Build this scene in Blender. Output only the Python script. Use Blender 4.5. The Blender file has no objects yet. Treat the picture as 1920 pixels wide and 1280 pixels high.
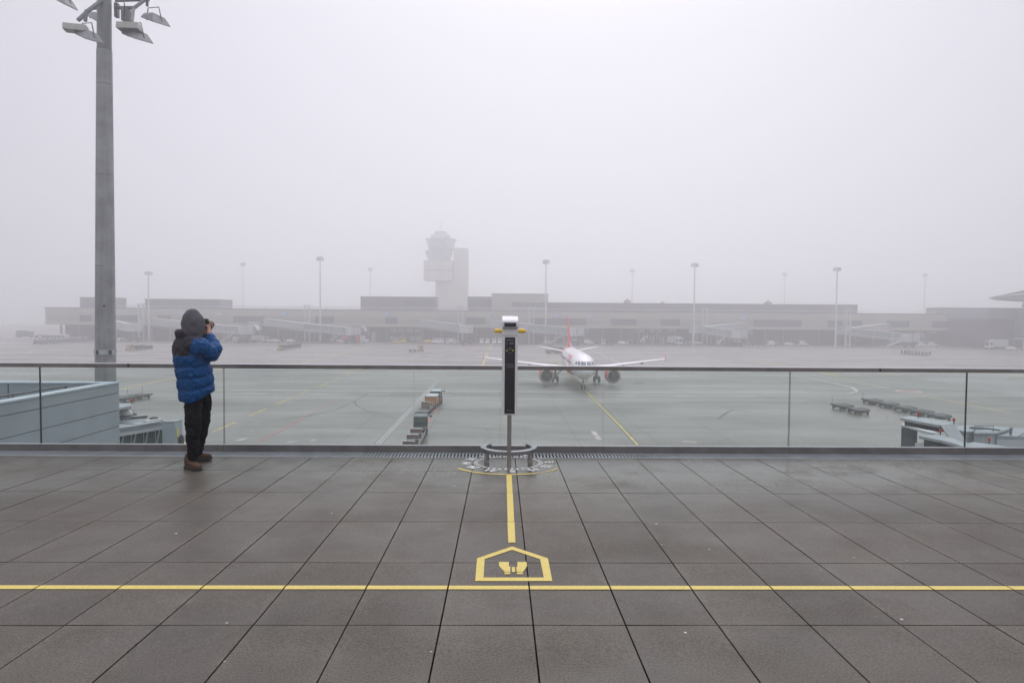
import bpy, bmesh, math, random
from mathutils import Vector, Matrix
random.seed(7)
sc = bpy.context.scene
COL = sc.collection

# ---------------------------------------------------------------- camera
F = 1280.0
CAM = Vector((0, 0, 12.0))
psi = math.atan(21 / F); th = math.atan(48 / F); rho = 0.0073
fw = Vector((math.sin(psi) * math.cos(th), math.cos(psi) * math.cos(th), -math.sin(th)))
r0 = Vector((math.cos(psi), -math.sin(psi), 0)); u0 = r0.cross(fw)
RV = r0 * math.cos(rho) + u0 * math.sin(rho)
UV = u0 * math.cos(rho) - r0 * math.sin(rho)
cd = bpy.data.cameras.new('camera'); cam = bpy.data.objects.new('camera', cd); COL.objects.link(cam)
cd.sensor_width = 36; cd.lens = 24; cd.clip_start = 0.1; cd.clip_end = 4000
M4 = Matrix((RV, UV, -fw)).transposed().to_4x4(); M4.translation = CAM
cam.matrix_world = M4
sc.camera = cam

# ---------------------------------------------------------------- sky and sun
w = bpy.data.worlds.new('World'); sc.world = w; w.use_nodes = True
nt = w.node_tree; nt.nodes.clear()
out = nt.nodes.new('ShaderNodeOutputWorld'); bg = nt.nodes.new('ShaderNodeBackground')
sky = nt.nodes.new('ShaderNodeTexSky'); sky.sky_type = 'NISHITA'; sky.sun_disc = False
SUN_EL, SUN_AZ = math.radians(48), math.radians(8)
sky.sun_elevation = SUN_EL; sky.sun_rotation = SUN_AZ; sky.dust_density = 6; sky.air_density = 1.5
hs = nt.nodes.new('ShaderNodeHueSaturation'); hs.inputs['Saturation'].default_value = 0.12
mx = nt.nodes.new('ShaderNodeMix'); mx.data_type = 'RGBA'; mx.inputs[0].default_value = 0.9
mx.inputs[7].default_value = (7.55, 7.4, 8.3, 1)     # the even white of the cloud
nt.links.new(sky.outputs[0], hs.inputs['Color']); nt.links.new(hs.outputs[0], mx.inputs[6])
# the cloud is brightest round the hidden sun and dims away from it
wt = nt.nodes.new('ShaderNodeTexCoord'); vn = nt.nodes.new('ShaderNodeVectorMath'); vn.operation = 'DOT_PRODUCT'
vn.inputs[1].default_value = Vector((.03, .96, .28)).normalized(); nt.links.new(wt.outputs['Generated'], vn.inputs[0])
wr = nt.nodes.new('ShaderNodeMapRange'); wr.interpolation_type = 'SMOOTHSTEP'
for i_, v_ in zip((1, 2, 3, 4), (.5, 1.0, .80, 1.10)): wr.inputs[i_].default_value = v_
nt.links.new(vn.outputs['Value'], wr.inputs[0])
wm = nt.nodes.new('ShaderNodeVectorMath'); wm.operation = 'SCALE'; nt.links.new(mx.outputs[2], wm.inputs[0]); nt.links.new(wr.outputs[0], wm.inputs['Scale'])
wz = nt.nodes.new('ShaderNodeSeparateXYZ'); nt.links.new(wt.outputs['Generated'], wz.inputs[0])      # overcast: brighter overhead than low down
we = nt.nodes.new('ShaderNodeMapRange'); we.interpolation_type = 'SMOOTHSTEP'
for i_, v_ in zip((1, 2, 3, 4), (.36, 1.0, 1.0, 2.9)): we.inputs[i_].default_value = v_
nt.links.new(wz.outputs['Z'], we.inputs[0])
wn_ = nt.nodes.new('ShaderNodeVectorMath'); wn_.operation = 'SCALE'; nt.links.new(wm.outputs[0], wn_.inputs[0]); nt.links.new(we.outputs[0], wn_.inputs['Scale'])
nt.links.new(wn_.outputs[0], bg.inputs['Color']); nt.links.new(bg.outputs[0], out.inputs['Surface'])
bg.inputs['Strength'].default_value = 0.10
sl = bpy.data.lights.new('sun', 'SUN'); sl.energy = 0.5; sl.angle = math.radians(60); sl.color = (1, .97, .93)
so = bpy.data.objects.new('sun', sl); COL.objects.link(so)
sd = Vector((math.sin(SUN_AZ) * math.cos(SUN_EL), math.cos(SUN_AZ) * math.cos(SUN_EL), math.sin(SUN_EL)))
so.rotation_euler = sd.to_track_quat('Z', 'Y').to_euler()
so.location = (0, 40, 60)
vs = sc.view_settings
vs.view_transform = 'Standard'; vs.look = 'None'; vs.gamma = 1; vs.use_curve_mapping = False; vs.exposure = -0.12
cy = sc.cycles
cy.use_denoising = True; cy.max_bounces = 24; cy.diffuse_bounces = 2; cy.glossy_bounces = 3
cy.transparent_max_bounces = 24; cy.volume_bounces = 20; cy.caustics_reflective = False; cy.caustics_refractive = False
HAZE = 0.0028

# ---------------------------------------------------------------- where a photo pixel stands
def ray(u, v): return RV * ((u - 960) / F) + UV * ((640 - v) / F) + fw
def gnd(u, v, z=0.0):
    d = ray(u, v); return CAM + d * ((z - 12) / d.z)
SL, T0 = 0.0201, 10.41
def tz(y): return T0 - SL * y
def ter(u, v, h=0.0):
    d = ray(u, v); t = (T0 + h - 12) / (d.z + SL * d.y); return CAM + d * t
def atY(u, v, Y):
    d = ray(u, v); return CAM + d * (Y / d.y)

# ---------------------------------------------------------------- helpers
class MB:
    def __init__(s): s.v = []; s.f = []; s.m = []
    def add(s, vs, fs, mi=0):
        b = len(s.v); s.v += [tuple(p) for p in vs]
        s.f += [tuple(b + i for i in f) for f in fs]; s.m += [mi] * len(fs); return s
    def hexa(s, p, mi=0):      # p: 4 bottom, 4 top (same order)
        return s.add(p, [(3, 2, 1, 0), (4, 5, 6, 7), (0, 1, 5, 4), (1, 2, 6, 5), (2, 3, 7, 6), (3, 0, 4, 7)], mi)
    def box(s, c, d, rz=0, mi=0):
        a, b, h = d[0] / 2, d[1] / 2, d[2] / 2
        cs, sn = math.cos(rz), math.sin(rz)
        P = []
        for z in (-h, h):
            for x, y in ((-a, -b), (a, -b), (a, b), (-a, b)):
                P.append((c[0] + x * cs - y * sn, c[1] + x * sn + y * cs, c[2] + z))
        return s.hexa(P, mi)
    def span(s, x0, x1, y0, y1, z0, z1, mi=0):
        return s.box(((x0 + x1) / 2, (y0 + y1) / 2, (z0 + z1) / 2), (x1 - x0, y1 - y0, z1 - z0), 0, mi)
    def prism(s, pts, ext, mi=0):
        n = len(pts); e = Vector(ext)
        P = [Vector(p) for p in pts]; nn = Vector((0, 0, 0))
        for i in range(n): nn += (P[i] - P[0]).cross(P[(i + 1) % n] - P[0])
        if nn.dot(e) < 0: P.reverse()
        Q = [p + e for p in P]
        fs = [tuple(range(n - 1, -1, -1)), tuple(range(n, 2 * n))]
        fs += [(i, (i + 1) % n, n + (i + 1) % n, n + i) for i in range(n)]
        return s.add(P + Q, fs, mi)
    def poly(s, pts, mi=0): return s.add(pts, [tuple(range(len(pts)))], mi)
    def loft(s, rings, mi=0, cap=True):
        n = len(rings[0]); V = [p for r in rings for p in r]; fs = []
        for k in range(len(rings) - 1):
            for i in range(n):
                j = (i + 1) % n
                fs.append((k * n + i, k * n + j, (k + 1) * n + j, (k + 1) * n + i))
        if cap:
            fs.append(tuple(range(n - 1, -1, -1))); b = (len(rings) - 1) * n
            fs.append(tuple(range(b, b + n)))
        return s.add(V, fs, mi)
    def tube(s, p0, p1, ra, rb=None, n=12, mi=0):
        return s.path([p0, p1], [ra, ra if rb is None else rb], n, mi)
    def path(s, pts, rad, n=10, mi=0):
        P = [Vector(p) for p in pts]
        if not isinstance(rad, (list, tuple)): rad = [rad] * len(P)
        rings = []; ref = None
        for i, p in enumerate(P):
            t = (P[min(i + 1, len(P) - 1)] - P[max(i - 1, 0)]).normalized()
            if ref is None:
                ref = Vector((0, 0, 1)) if abs(t.z) < .9 else Vector((1, 0, 0))
            a = (ref - t * ref.dot(t)).normalized(); b = t.cross(a); ref = a
            rings.append([p + (a * math.cos(2 * math.pi * k / n) + b * math.sin(2 * math.pi * k / n)) * rad[i] for k in range(n)])
        return s.loft(rings, mi)
    def lathe(s, prof, o=(0, 0, 0), ax='z', n=24, mi=0, cap=True):
        rings = []
        for r, h in prof:
            ring = []
            for k in range(n):
                a = 2 * math.pi * k / n; c, q = r * math.cos(a), r * math.sin(a)
                if ax == 'z': p = (o[0] + c, o[1] + q, o[2] + h)
                elif ax == 'y': p = (o[0] + q, o[1] + h, o[2] + c)
                else: p = (o[0] + h, o[1] + c, o[2] + q)
                ring.append(p)
            rings.append(ring)
        return s.loft(rings, mi, cap)
    def ball(s, c, r, n=14, m=9, mi=0):
        if not isinstance(r, (list, tuple)): r = (r, r, r)
        rings = []
        for k in range(m + 1):
            a = -math.pi / 2 + math.pi * k / m; q = max(math.cos(a), 1e-3)
            rings.append([(c[0] + r[0] * q * math.cos(2 * math.pi * i / n), c[1] + r[1] * q * math.sin(2 * math.pi * i / n), c[2] + r[2] * math.sin(a)) for i in range(n)])
        return s.loft(rings, mi)
    def build(s, name, mats, parent=None, smooth=False, bevel=0, loc=None, angle=35):
        me = bpy.data.meshes.new(name); me.from_pydata(s.v, [], s.f)
        if not isinstance(mats, (list, tuple)): mats = [mats]
        for m in mats: me.materials.append(m)
        for p, mi in zip(me.polygons, s.m): p.material_index = mi
        if smooth:
            for p in me.polygons: p.use_smooth = True
            try: me.set_sharp_from_angle(angle=math.radians(angle))
            except Exception: pass
        me.update()
        o = bpy.data.objects.new(name, me); COL.objects.link(o)
        if parent: o.parent = parent
        if loc is not None: o.location = loc
        if bevel:
            b = o.modifiers.new('bevel', 'BEVEL'); b.width = bevel; b.segments = 2; b.limit_method = 'ANGLE'; b.angle_limit = math.radians(40)
        return o

def tag(o, label=None, cat=None, group=None, kind=None):
    if label: o['label'] = label
    if cat: o['category'] = cat
    if group: o['group'] = group
    if kind: o['kind'] = kind
    return o
def thing(name, loc, rz, label, cat, group=None):
    o = bpy.data.objects.new(name, None); COL.objects.link(o); o.empty_display_size = .2
    o.location = loc; o.rotation_euler = (0, 0, rz); return tag(o, label, cat, group)
def kids(o): return [c for c in bpy.data.objects if c.parent == o]
def dup(root, loc, rz, label, group=None, scale=None):
    ks = [(c, kids(c)) for c in kids(root)]
    r = root.copy(); COL.objects.link(r); r.location = loc; r.rotation_euler = (0, 0, rz); r['label'] = label
    if group: r['group'] = group
    if scale: r.scale = scale
    for c, gs in ks:
        d = c.copy(); COL.objects.link(d); d.parent = r
        for g in gs:
            e = g.copy(); COL.objects.link(e); e.parent = d
    return r
def recolor(root, name, m):
    for c in kids(root):
        if c.name.split('.')[0] == name:
            c.data = c.data.copy(); c.data.materials[0] = m
def baked(o):               # the mesh of an object with its modifiers applied
    dg = bpy.context.evaluated_depsgraph_get(); dg.update()
    me = bpy.data.meshes.new_from_object(o.evaluated_get(dg))
    o.modifiers.clear(); old = o.data; o.data = me; bpy.data.meshes.remove(old); return o
def text2d(s, size):        # flat letters: (verts, faces), centred
    cu = bpy.data.curves.new('t', 'FONT'); cu.body = s; cu.size = size; cu.offset = size * .035; cu.align_x = 'CENTER'; cu.align_y = 'CENTER'
    o = bpy.data.objects.new('t', cu); COL.objects.link(o)
    dg = bpy.context.evaluated_depsgraph_get(); dg.update()
    me = bpy.data.meshes.new_from_object(o.evaluated_get(dg))
    V = [(v.co.x, v.co.y) for v in me.vertices]; Fs = [tuple(p.vertices) for p in me.polygons]
    bpy.data.objects.remove(o); bpy.data.curves.remove(cu); bpy.data.meshes.remove(me)
    return V, Fs

# ---------------------------------------------------------------- materials
def mat(name, col, rough=.6, metal=0., var=.12, scale=3., bump=0., bscale=40., spec=.5, coat=0.):
    m = bpy.data.materials.new(name); m.use_nodes = True; n = m.node_tree.nodes; L = m.node_tree.links
    p = n['Principled BSDF']; p.inputs['Roughness'].default_value = rough; p.inputs['Metallic'].default_value = metal
    p.inputs['Specular IOR Level'].default_value = spec; p.inputs['Coat Weight'].default_value = coat
    tc = n.new('ShaderNodeTexCoord')
    nz = n.new('ShaderNodeTexNoise'); nz.inputs['Scale'].default_value = scale; nz.inputs['Detail'].default_value = 6
    L.new(tc.outputs['Object'], nz.inputs['Vector'])
    mr = n.new('ShaderNodeMapRange'); mr.inputs[1].default_value = .3; mr.inputs[2].default_value = .7
    mr.inputs[3].default_value = 1 - var; mr.inputs[4].default_value = 1 + var
    L.new(nz.outputs['Fac'], mr.inputs[0])
    vm = n.new('ShaderNodeVectorMath'); vm.operation = 'SCALE'; vm.inputs[0].default_value = col[:3]
    L.new(mr.outputs[0], vm.inputs['Scale']); L.new(vm.outputs[0], p.inputs['Base Color'])
    if bump:
        nb = n.new('ShaderNodeTexNoise'); nb.inputs['Scale'].default_value = bscale; nb.inputs['Detail'].default_value = 4
        L.new(tc.outputs['Object'], nb.inputs['Vector'])
        bp = n.new('ShaderNodeBump'); bp.inputs['Strength'].default_value = bump; bp.inputs['Distance'].default_value = .02
        L.new(nb.outputs['Fac'], bp.inputs['Height']); L.new(bp.outputs[0], p.inputs['Normal'])
    return m
def ribbed(name, col, axis, period, depth=.35, rough=.5):
    m = mat(name, col, rough); n = m.node_tree.nodes; L = m.node_tree.links
    tc = n['Texture Coordinate']; wv = n.new('ShaderNodeTexWave'); wv.bands_direction = axis
    wv.inputs['Scale'].default_value = 1 / (period * 3.18) * 1.0; wv.inputs['Scale'].default_value = 0.314 / period
    L.new(tc.outputs['Object'], wv.inputs['Vector'])
    bp = n.new('ShaderNodeBump'); bp.inputs['Strength'].default_value = depth; bp.inputs['Distance'].default_value = .08
    L.new(wv.outputs['Fac'], bp.inputs['Height']); L.new(bp.outputs[0], n['Principled BSDF'].inputs['Normal'])
    return m
white = mat('white_paint', (.72, .72, .73), .45, var=.06)
plane_white = mat('aircraft_white', (.80, .80, .82), .28, var=.03, coat=.3)
red = mat('red_paint', (.55, .035, .03), .4, var=.08)
plane_red = mat('aircraft_red', (.72, .06, .03), .35, var=.05)
orange = mat('orange_paint', (.42, .16, .04), .5)
yellow = mat('yellow_paint', (.68, .45, .04), .5)
grip = mat('yellow_grip', (.86, .56, .02), .4, var=.05)
navy = mat('navy_paint', (.012, .02, .032), .5, spec=.3)
black = mat('black_plastic', (.012, .012, .016), .35, var=.1)
rubber = mat('tyre_rubber', (.018, .018, .02), .8)
steel = mat('brushed_steel', (.42, .41, .39), .32, 1., var=.1, scale=8)
darksteel = mat('weathered_steel', (.25, .235, .22), .4, .9, var=.15, scale=6)
galv = mat('galvanised_steel', (.42, .46, .48), .5, .3, var=.15)
greymetal = mat('grey_metal', (.16, .17, .18), .55, .2)
darkgrey = mat('dark_grey_metal', (.05, .053, .058), .6)
lightgrey = mat('light_grey_panel', (.50, .53, .55), .5, var=.06)
paneblue = mat('blue_grey_panel', (.315, .36, .395), .45, var=.08, scale=.8)
paneldark = mat('panel_joint', (.05, .06, .07), .7)
bridge_wall = ribbed('bridge_cladding', (.42, .46, .49), 'X', .16)
bridge_far = ribbed('bridge_far_cladding', (.45, .47, .50), 'Z', .5, .6)
beige = mat('beige_cladding', (.46, .43, .38), .7, var=.07, scale=.15)
beige_rib = ribbed('beige_louvre', (.43, .40, .36), 'Z', .62, .9, .7)
darkblock = mat('dark_roof_block', (.13, .13, .145), .6, var=.1, scale=.2)
midblock = mat('pale_roof_block', (.34, .335, .32), .6, var=.06, scale=.2)
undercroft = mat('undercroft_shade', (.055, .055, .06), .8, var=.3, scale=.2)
winglass = mat('window_glass', (.10, .105, .125), .18, var=.15, scale=.4)
cabglass = mat('tower_glass', (.60, .59, .65), .3, var=.08, scale=.3)  # pale colour stands in for fog over the darker cab glazing
concrete = mat('tower_concrete', (.66, .645, .61), .8, var=.06, scale=.15)  # lightened to paint in the fog that fades the tower
bluesign = mat('blue_sign', (.16, .36, .68), .5, var=.05)
palesign = mat('pale_sign', (.5, .58, .68), .5, var=.05)
signwhite = mat('sign_white', (.8, .8, .8), .5, var=.03)
conemat = mat('cone_orange', (.75, .13, .03), .5)
brownpanel = mat('rusty_brown_panel', (.16, .085, .06), .6, var=.2, scale=5)
deckmat = mat('cart_deck', (.11, .105, .10), .6, var=.25, scale=4)
fabric = mat('hood_fabric', (.045, .048, .055), .8)
floor_yellow = mat('floor_yellow_paint', (.60, .475, .11), .55, var=.13, scale=55)
floor_white = mat('floor_white_paint', (.80, .80, .78), .6, var=.12, scale=20)
line_white = mat('apron_white_paint', (.52, .52, .52), .7, var=.25, scale=.8)
line_yellow = mat('apron_yellow_paint', (.52, .42, .12), .7, var=.25, scale=.8)
line_red = mat('apron_red_paint', (.40, .18, .17), .7, var=.25, scale=.8)
line_pink = mat('apron_faded_pink_paint', (.50, .43, .43), .7, var=.25, scale=.8)
tar = mat('tar_joint', (.085, .09, .088), .6, var=.3, scale=.5)
sky_dirt = mat('white_flecks', (.5, .5, .48), .7)
cabinwin = mat('cabin_window', (.045, .052, .065), .4, var=.05)
cockpit = mat('cockpit_glass', (.07, .10, .13), .12, var=.2, scale=2)
fanmat = mat('fan_blades', (.022, .026, .03), .6, 0., var=.2, scale=8)
lip = mat('nacelle_lip', (.52, .54, .56), .3, .5, var=.05)
lampglass = mat('lamp_glass', (.17, .18, .18), .25, var=.05)

def glassy(name, tint, edge=False, refl=.9):
    m = bpy.data.materials.new(name); m.use_nodes = True; n = m.node_tree.nodes; L = m.node_tree.links; n.clear()
    o = n.new('ShaderNodeOutputMaterial'); mix = n.new('ShaderNodeMixShader'); t = n.new('ShaderNodeBsdfTransparent')
    g = n.new('ShaderNodeBsdfGlossy'); fr = n.new('ShaderNodeFresnel'); fr.inputs['IOR'].default_value = 1.45
    t.inputs[0].default_value = (*tint, 1); g.inputs['Roughness'].default_value = .03; g.inputs[0].default_value = (refl, refl, refl, 1)
    L.new(fr.outputs[0], mix.inputs[0]); L.new(t.outputs[0], mix.inputs[1]); L.new(g.outputs[0], mix.inputs[2]); L.new(mix.outputs[0], o.inputs['Surface'])
    return m
paneglass = glassy('balustrade_glass', (.925, .966, .946))
tunnelglass = glassy('tunnel_glass', (.55, .66, .66))
glassedge = mat('glass_edge', (.03, .06, .055), .25, var=.2)

# concrete slabs of the terrace: exposed aggregate, damp towards the edge
def slab_material():
    m = bpy.data.materials.new('terrace_slab'); m.use_nodes = True; n = m.node_tree.nodes; L = m.node_tree.links
    p = n['Principled BSDF']; p.inputs['Specular IOR Level'].default_value = .30; tc = n.new('ShaderNodeTexCoord'); ge = n.new('ShaderNodeNewGeometry')
    def noise(s, d=5, r=.55):
        z = n.new('ShaderNodeTexNoise'); z.inputs['Scale'].default_value = s; z.inputs['Detail'].default_value = d; z.inputs['Roughness'].default_value = r
        L.new(tc.outputs['Object'], z.inputs['Vector']); return z
    def rng(src, a, b, c, d):
        q = n.new('ShaderNodeMapRange'); q.inputs[1].default_value = a; q.inputs[2].default_value = b; q.inputs[3].default_value = c; q.inputs[4].default_value = d
        L.new(src, q.inputs[0]); return q.outputs[0]
    def mul(a, b):
        q = n.new('ShaderNodeMath'); q.operation = 'MULTIPLY'; L.new(a, q.inputs[0]); L.new(b, q.inputs[1]); return q.outputs[0]
    grain = noise(95, 3); blot = noise(2.3, 6); big = noise(.55, 3)
    f = mul(mul(rng(ge.outputs['Random Per Island'], 0, 1, .88, 1.10), rng(grain.outputs['Fac'], .32, .68, .55, 1.45)), mul(rng(blot.outputs['Fac'], .3, .7, .86, 1.14), rng(big.outputs['Fac'], .3, .7, .88, 1.12)))
    sx = n.new('ShaderNodeSeparateXYZ'); L.new(tc.outputs['Object'], sx.inputs[0])
    def edge(o, off, per):      # distance from the nearest joint, in metres
        a = n.new('ShaderNodeMath'); a.operation = 'SUBTRACT'; a.inputs[1].default_value = off; L.new(o, a.inputs[0])
        b = n.new('ShaderNodeMath'); b.operation = 'PINGPONG'; b.inputs[1].default_value = per / 2; L.new(a.outputs[0], b.inputs[0]); return b.outputs[0]
    mn = n.new('ShaderNodeMath'); mn.operation = 'MINIMUM'; L.new(edge(sx.outputs[0], .185, .5), mn.inputs[0]); L.new(edge(sx.outputs[1], 7.605, .998), mn.inputs[1])
    rim = noise(5, 4); ad = n.new('ShaderNodeMath'); ad.operation = 'MULTIPLY'; L.new(rng(mn.outputs[0], .0, .075, 1, 0), ad.inputs[0]); L.new(rng(rim.outputs['Fac'], .42, .7, 0, .34), ad.inputs[1])
    one = n.new('ShaderNodeMath'); one.operation = 'ADD'; one.inputs[1].default_value = 1; L.new(ad.outputs[0], one.inputs[0]); f = mul(f, one.outputs[0])
    spk = n.new('ShaderNodeTexVoronoi'); spk.inputs['Scale'].default_value = 7; L.new(tc.outputs['Object'], spk.inputs['Vector'])
    f = mul(f, rng(spk.outputs['Distance'], .03, .05, 1.5, 1))
    vm = n.new('ShaderNodeVectorMath'); vm.operation = 'SCALE'; vm.inputs[0].default_value = (.078, .067, .053)
    L.new(f, vm.inputs['Scale']); L.new(vm.outputs[0], p.inputs['Base Color'])
    wet = noise(1.1, 5)
    # the slabs nearest the drain are still wet, more so on the right
    wy = rng(sx.outputs[1], 5.9, 7.6, 0, 1); wx = rng(sx.outputs[0], -3.5, 1.5, .35, 1); wx2 = rng(sx.outputs[0], 4.2, 6.0, 1, .45)
    wn2 = noise(1.7, 6, .6); wmask = mul(mul(wy, mul(wx, wx2)), rng(wn2.outputs['Fac'], .30, .55, .25, 1))
    dry = rng(wet.outputs['Fac'], .38, .64, .40, .62)
    rm = n.new('ShaderNodeMix'); L.new(wmask, rm.inputs[0]); L.new(dry, rm.inputs[2]); rm.inputs[3].default_value = .12; L.new(rm.outputs[0], p.inputs['Roughness'])
    sm = n.new('ShaderNodeMix'); L.new(wmask, sm.inputs[0]); sm.inputs[2].default_value = .30; sm.inputs[3].default_value = .62; L.new(sm.outputs[0], p.inputs['Specular IOR Level'])
    bp = n.new('ShaderNodeBump'); bp.inputs['Strength'].default_value = .25; bp.inputs['Distance'].default_value = .004
    L.new(grain.outputs['Fac'], bp.inputs['Height']); L.new(bp.outputs[0], p.inputs['Normal'])
    return m
slabmat = slab_material()

def apron_material():
    m = bpy.data.materials.new('apron_concrete'); m.use_nodes = True; n = m.node_tree.nodes; L = m.node_tree.links
    p = n['Principled BSDF']; tc = n.new('ShaderNodeTexCoord')
    def noise(s, d=5, sx=1, sy=1):
        mp = n.new('ShaderNodeMapping'); mp.inputs['Scale'].default_value = (sx, sy, 1); L.new(tc.outputs['Object'], mp.inputs['Vector'])
        z = n.new('ShaderNodeTexNoise'); z.inputs['Scale'].default_value = s; z.inputs['Detail'].default_value = d
        L.new(mp.outputs[0], z.inputs['Vector']); return z.outputs['Fac']
    def rng(src, a, b, c, d):
        q = n.new('ShaderNodeMapRange'); q.inputs[1].default_value = a; q.inputs[2].default_value = b; q.inputs[3].default_value = c; q.inputs[4].default_value = d
        L.new(src, q.inputs[0]); return q.outputs[0]
    def mul(a, b):
        q = n.new('ShaderNodeMath'); q.operation = 'MULTIPLY'; L.new(a, q.inputs[0]); L.new(b, q.inputs[1]); return q.outputs[0]
    br = n.new('ShaderNodeTexBrick'); br.offset = 0; br.inputs['Scale'].default_value = 1
    br.inputs['Brick Width'].default_value = 7.5; br.inputs['Row Height'].default_value = 7.5; br.inputs['Mortar Size'].default_value = .09
    br.inputs['Color1'].default_value = (.90, .90, .90, 1); br.inputs['Color2'].default_value = (1.08, 1.08, 1.08, 1); br.inputs['Mortar'].default_value = (.66, .66, .66, 1)
    br.inputs['Mortar Smooth'].default_value = .3
    L.new(tc.outputs['Object'], br.inputs['Vector'])
    f = mul(mul(rng(noise(.05, 6, .5, 1), .32, .68, .78, 1.2), rng(noise(.35, 6, .3, 1), .3, .7, .82, 1.16)), rng(noise(3, 3), .3, .7, .94, 1.06))
    f = mul(f, br.outputs['Color'])
    vm = n.new('ShaderNodeVectorMath'); vm.operation = 'SCALE'; vm.inputs[0].default_value = (.185, .178, .165)
    L.new(f, vm.inputs['Scale']); L.new(vm.outputs[0], p.inputs['Base Color'])
    L.new(rng(noise(.09, 5, .4, 1), .38, .62, .3, .62), p.inputs['Roughness'])
    return m
apronmat = apron_material()

# ================================================================ the apron and its paint
MB().poly([(-900, -40, 0), (900, -40, 0), (900, 690, 0), (-900, 690, 0)]).build('apron', apronmat)
tag(bpy.data.objects['apron'], 'wide damp grey concrete airport apron below the terrace', 'apron', kind='structure')
LEVEL = [0]
def strip(name, pts, width, m, label, z=None, closed=False):
    """a painted line on the apron through pixel points"""
    P = [gnd(*p) if len(p) == 2 else Vector(p) for p in pts]
    z = .004 if z is None else z
    mb = MB(); L = []; R = []
    for i, p in enumerate(P):
        t = (P[min(i + 1, len(P) - 1)] - P[max(0, i - 1)]); t.z = 0; t.normalize()
        nn = Vector((-t.y, t.x, 0)) * width / 2
        L.append((p.x + nn.x, p.y + nn.y, z)); R.append((p.x - nn.x, p.y - nn.y, z))
    for i in range(len(P) - 1): mb.poly([R[i], R[i + 1], L[i + 1], L[i]])
    return tag(mb.build(name, m), label, 'painted line', kind='structure')
def strips(name, segs, width, m, label, z=.004):
    mb = MB()
    for a, b in segs:
        A, B = gnd(*a), gnd(*b); t = (B - A).normalized(); nn = Vector((-t.y, t.x, 0)) * width / 2
        mb.poly([(A.x - nn.x, A.y - nn.y, z), (B.x - nn.x, B.y - nn.y, z), (B.x + nn.x, B.y + nn.y, z), (A.x + nn.x, A.y + nn.y, z)])
    return tag(mb.build(name, m), label, 'painted line', kind='structure')
yl = [(1196, 834), (1160, 795), (1120, 755), (1095, 729), (1066, 699), (1050, 683), (1030, 664)]
strip('taxi_line', yl, .6, tar, 'black edging painted under the yellow taxi line', .004)
strip('taxi_line', yl, .27, line_yellow, 'yellow taxi line running up to the nose wheel of the airliner', .008)
strips('apron_marking', [((662.9, 697.3), (649.4, 704)), ((639.6, 706.7), (624.6, 714)), ((613.9, 717.7), (596, 725.4)), ((582.9, 730.8), (561.5, 739.6)),
    ((545.2, 746.3), (518.1, 757.7)), ((499.6, 765.6), (465.6, 780)), ((442, 790.6), (400, 808.8)), ((360, 824), (300, 849))], .3, line_yellow, 'dashed yellow line crossing the apron to the right of the photographer')
strip('apron_marking', [(639.6, 745.8), (560, 788), (483, 830)], .22, line_red, 'solid faded red line slanting across the apron')
strip('apron_marking', [(0, 728), (400, 730.6), (790, 732.7), (1080, 734.3), (1520, 735.7)], .55, line_white, 'upper long white line across the apron behind the glass')
strip('apron_marking', [(230, 742), (400, 743.7), (790, 745.8), (1080, 748), (1520, 750)], .42, line_pink, 'lower long pinkish line across the apron behind the glass')
strips('apron_marking', [((462, 737.5), (498, 737.6)), ((577, 738.2), (617, 738.4)), ((690, 739.2), (731, 739.4)), ((824, 739.6), (848, 739.8)), ((1152, 742), (1190, 742.2)), ((1268, 742.4), (1305, 742.6)), ((1378, 743), (1415, 743.2))],
       .42, line_white, 'row of short white dashes between the two long lines')
strip('drain_slot', [(707.5, 833.4), (834, 699.4)], .95, mat('slot_concrete', (.215, .213, .202), .6, var=.15, scale=1), 'pale concrete strip of the slot drain beside the baggage trains', .003)
strip('drain_slot', [(709.9, 833.4), (835.5, 699.4)], .12, line_white, 'right edge of the slot drain beside the baggage trains', .0075)
strip('drain_slot', [(704.6, 833.4), (832.6, 699.4)], .12, line_white, 'left edge of the slot drain beside the baggage trains', .0075)
strip('drain_slot', [(707.3, 833.4), (834, 699.4)], .13, tar, 'dark open slot of the drain beside the baggage trains', .0075)
strips('apron_marking', [((829.5, 749), (824, 756.5)), ((819, 764), (813.5, 772.5)), ((807, 782), (801.5, 792))], .42, line_red, 'short red dashes beside the baggage trains')
strip('apron_marking', [(0, 786), (120, 753), (224.6, 728.7), (324, 709.2), (420, 690)], .5, line_yellow, 'yellow line between the concrete mast and the photographer')
strip('apron_marking', [(560, 683), (572, 680), (667, 655), (690, 648.5)], .4, line_yellow, 'faint yellow line on the apron towards the yellow vans')
strips('apron_marking', [((922, 646), (917, 656)), ((915, 660), (911, 669)), ((909.5, 673), (905, 685))], .5, line_yellow, 'yellow dashes beside the left wing tip of the airliner')
strip('apron_marking', [(879, 647), (863, 664)], .5, line_red, 'short red line in front of the gate behind the airliner')
strip('apron_marking', [(1290, 680), (1420, 702), (1500, 705), (1560, 717), (1598, 726), (1607, 732.5), (1594, 737.3), (1544, 738.6), (1500, 739.5)], .42, line_white, 'white curved line hooking round on the right of the apron')
strip('apron_marking', [(1695, 739), (1920, 743)], .55, line_white, 'thick white stand line at the right of the apron')
strip('apron_marking', [(1395, 675), (1500, 690), (1700, 735), (1900, 775)], .35, line_yellow, 'thin yellow line running under the parked dollies on the right')
strip('apron_marking', [(1300, 668), (1420, 690), (1520, 702), (1690, 732)], .3, line_white, 'thin white line on the right half of the apron')
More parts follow.
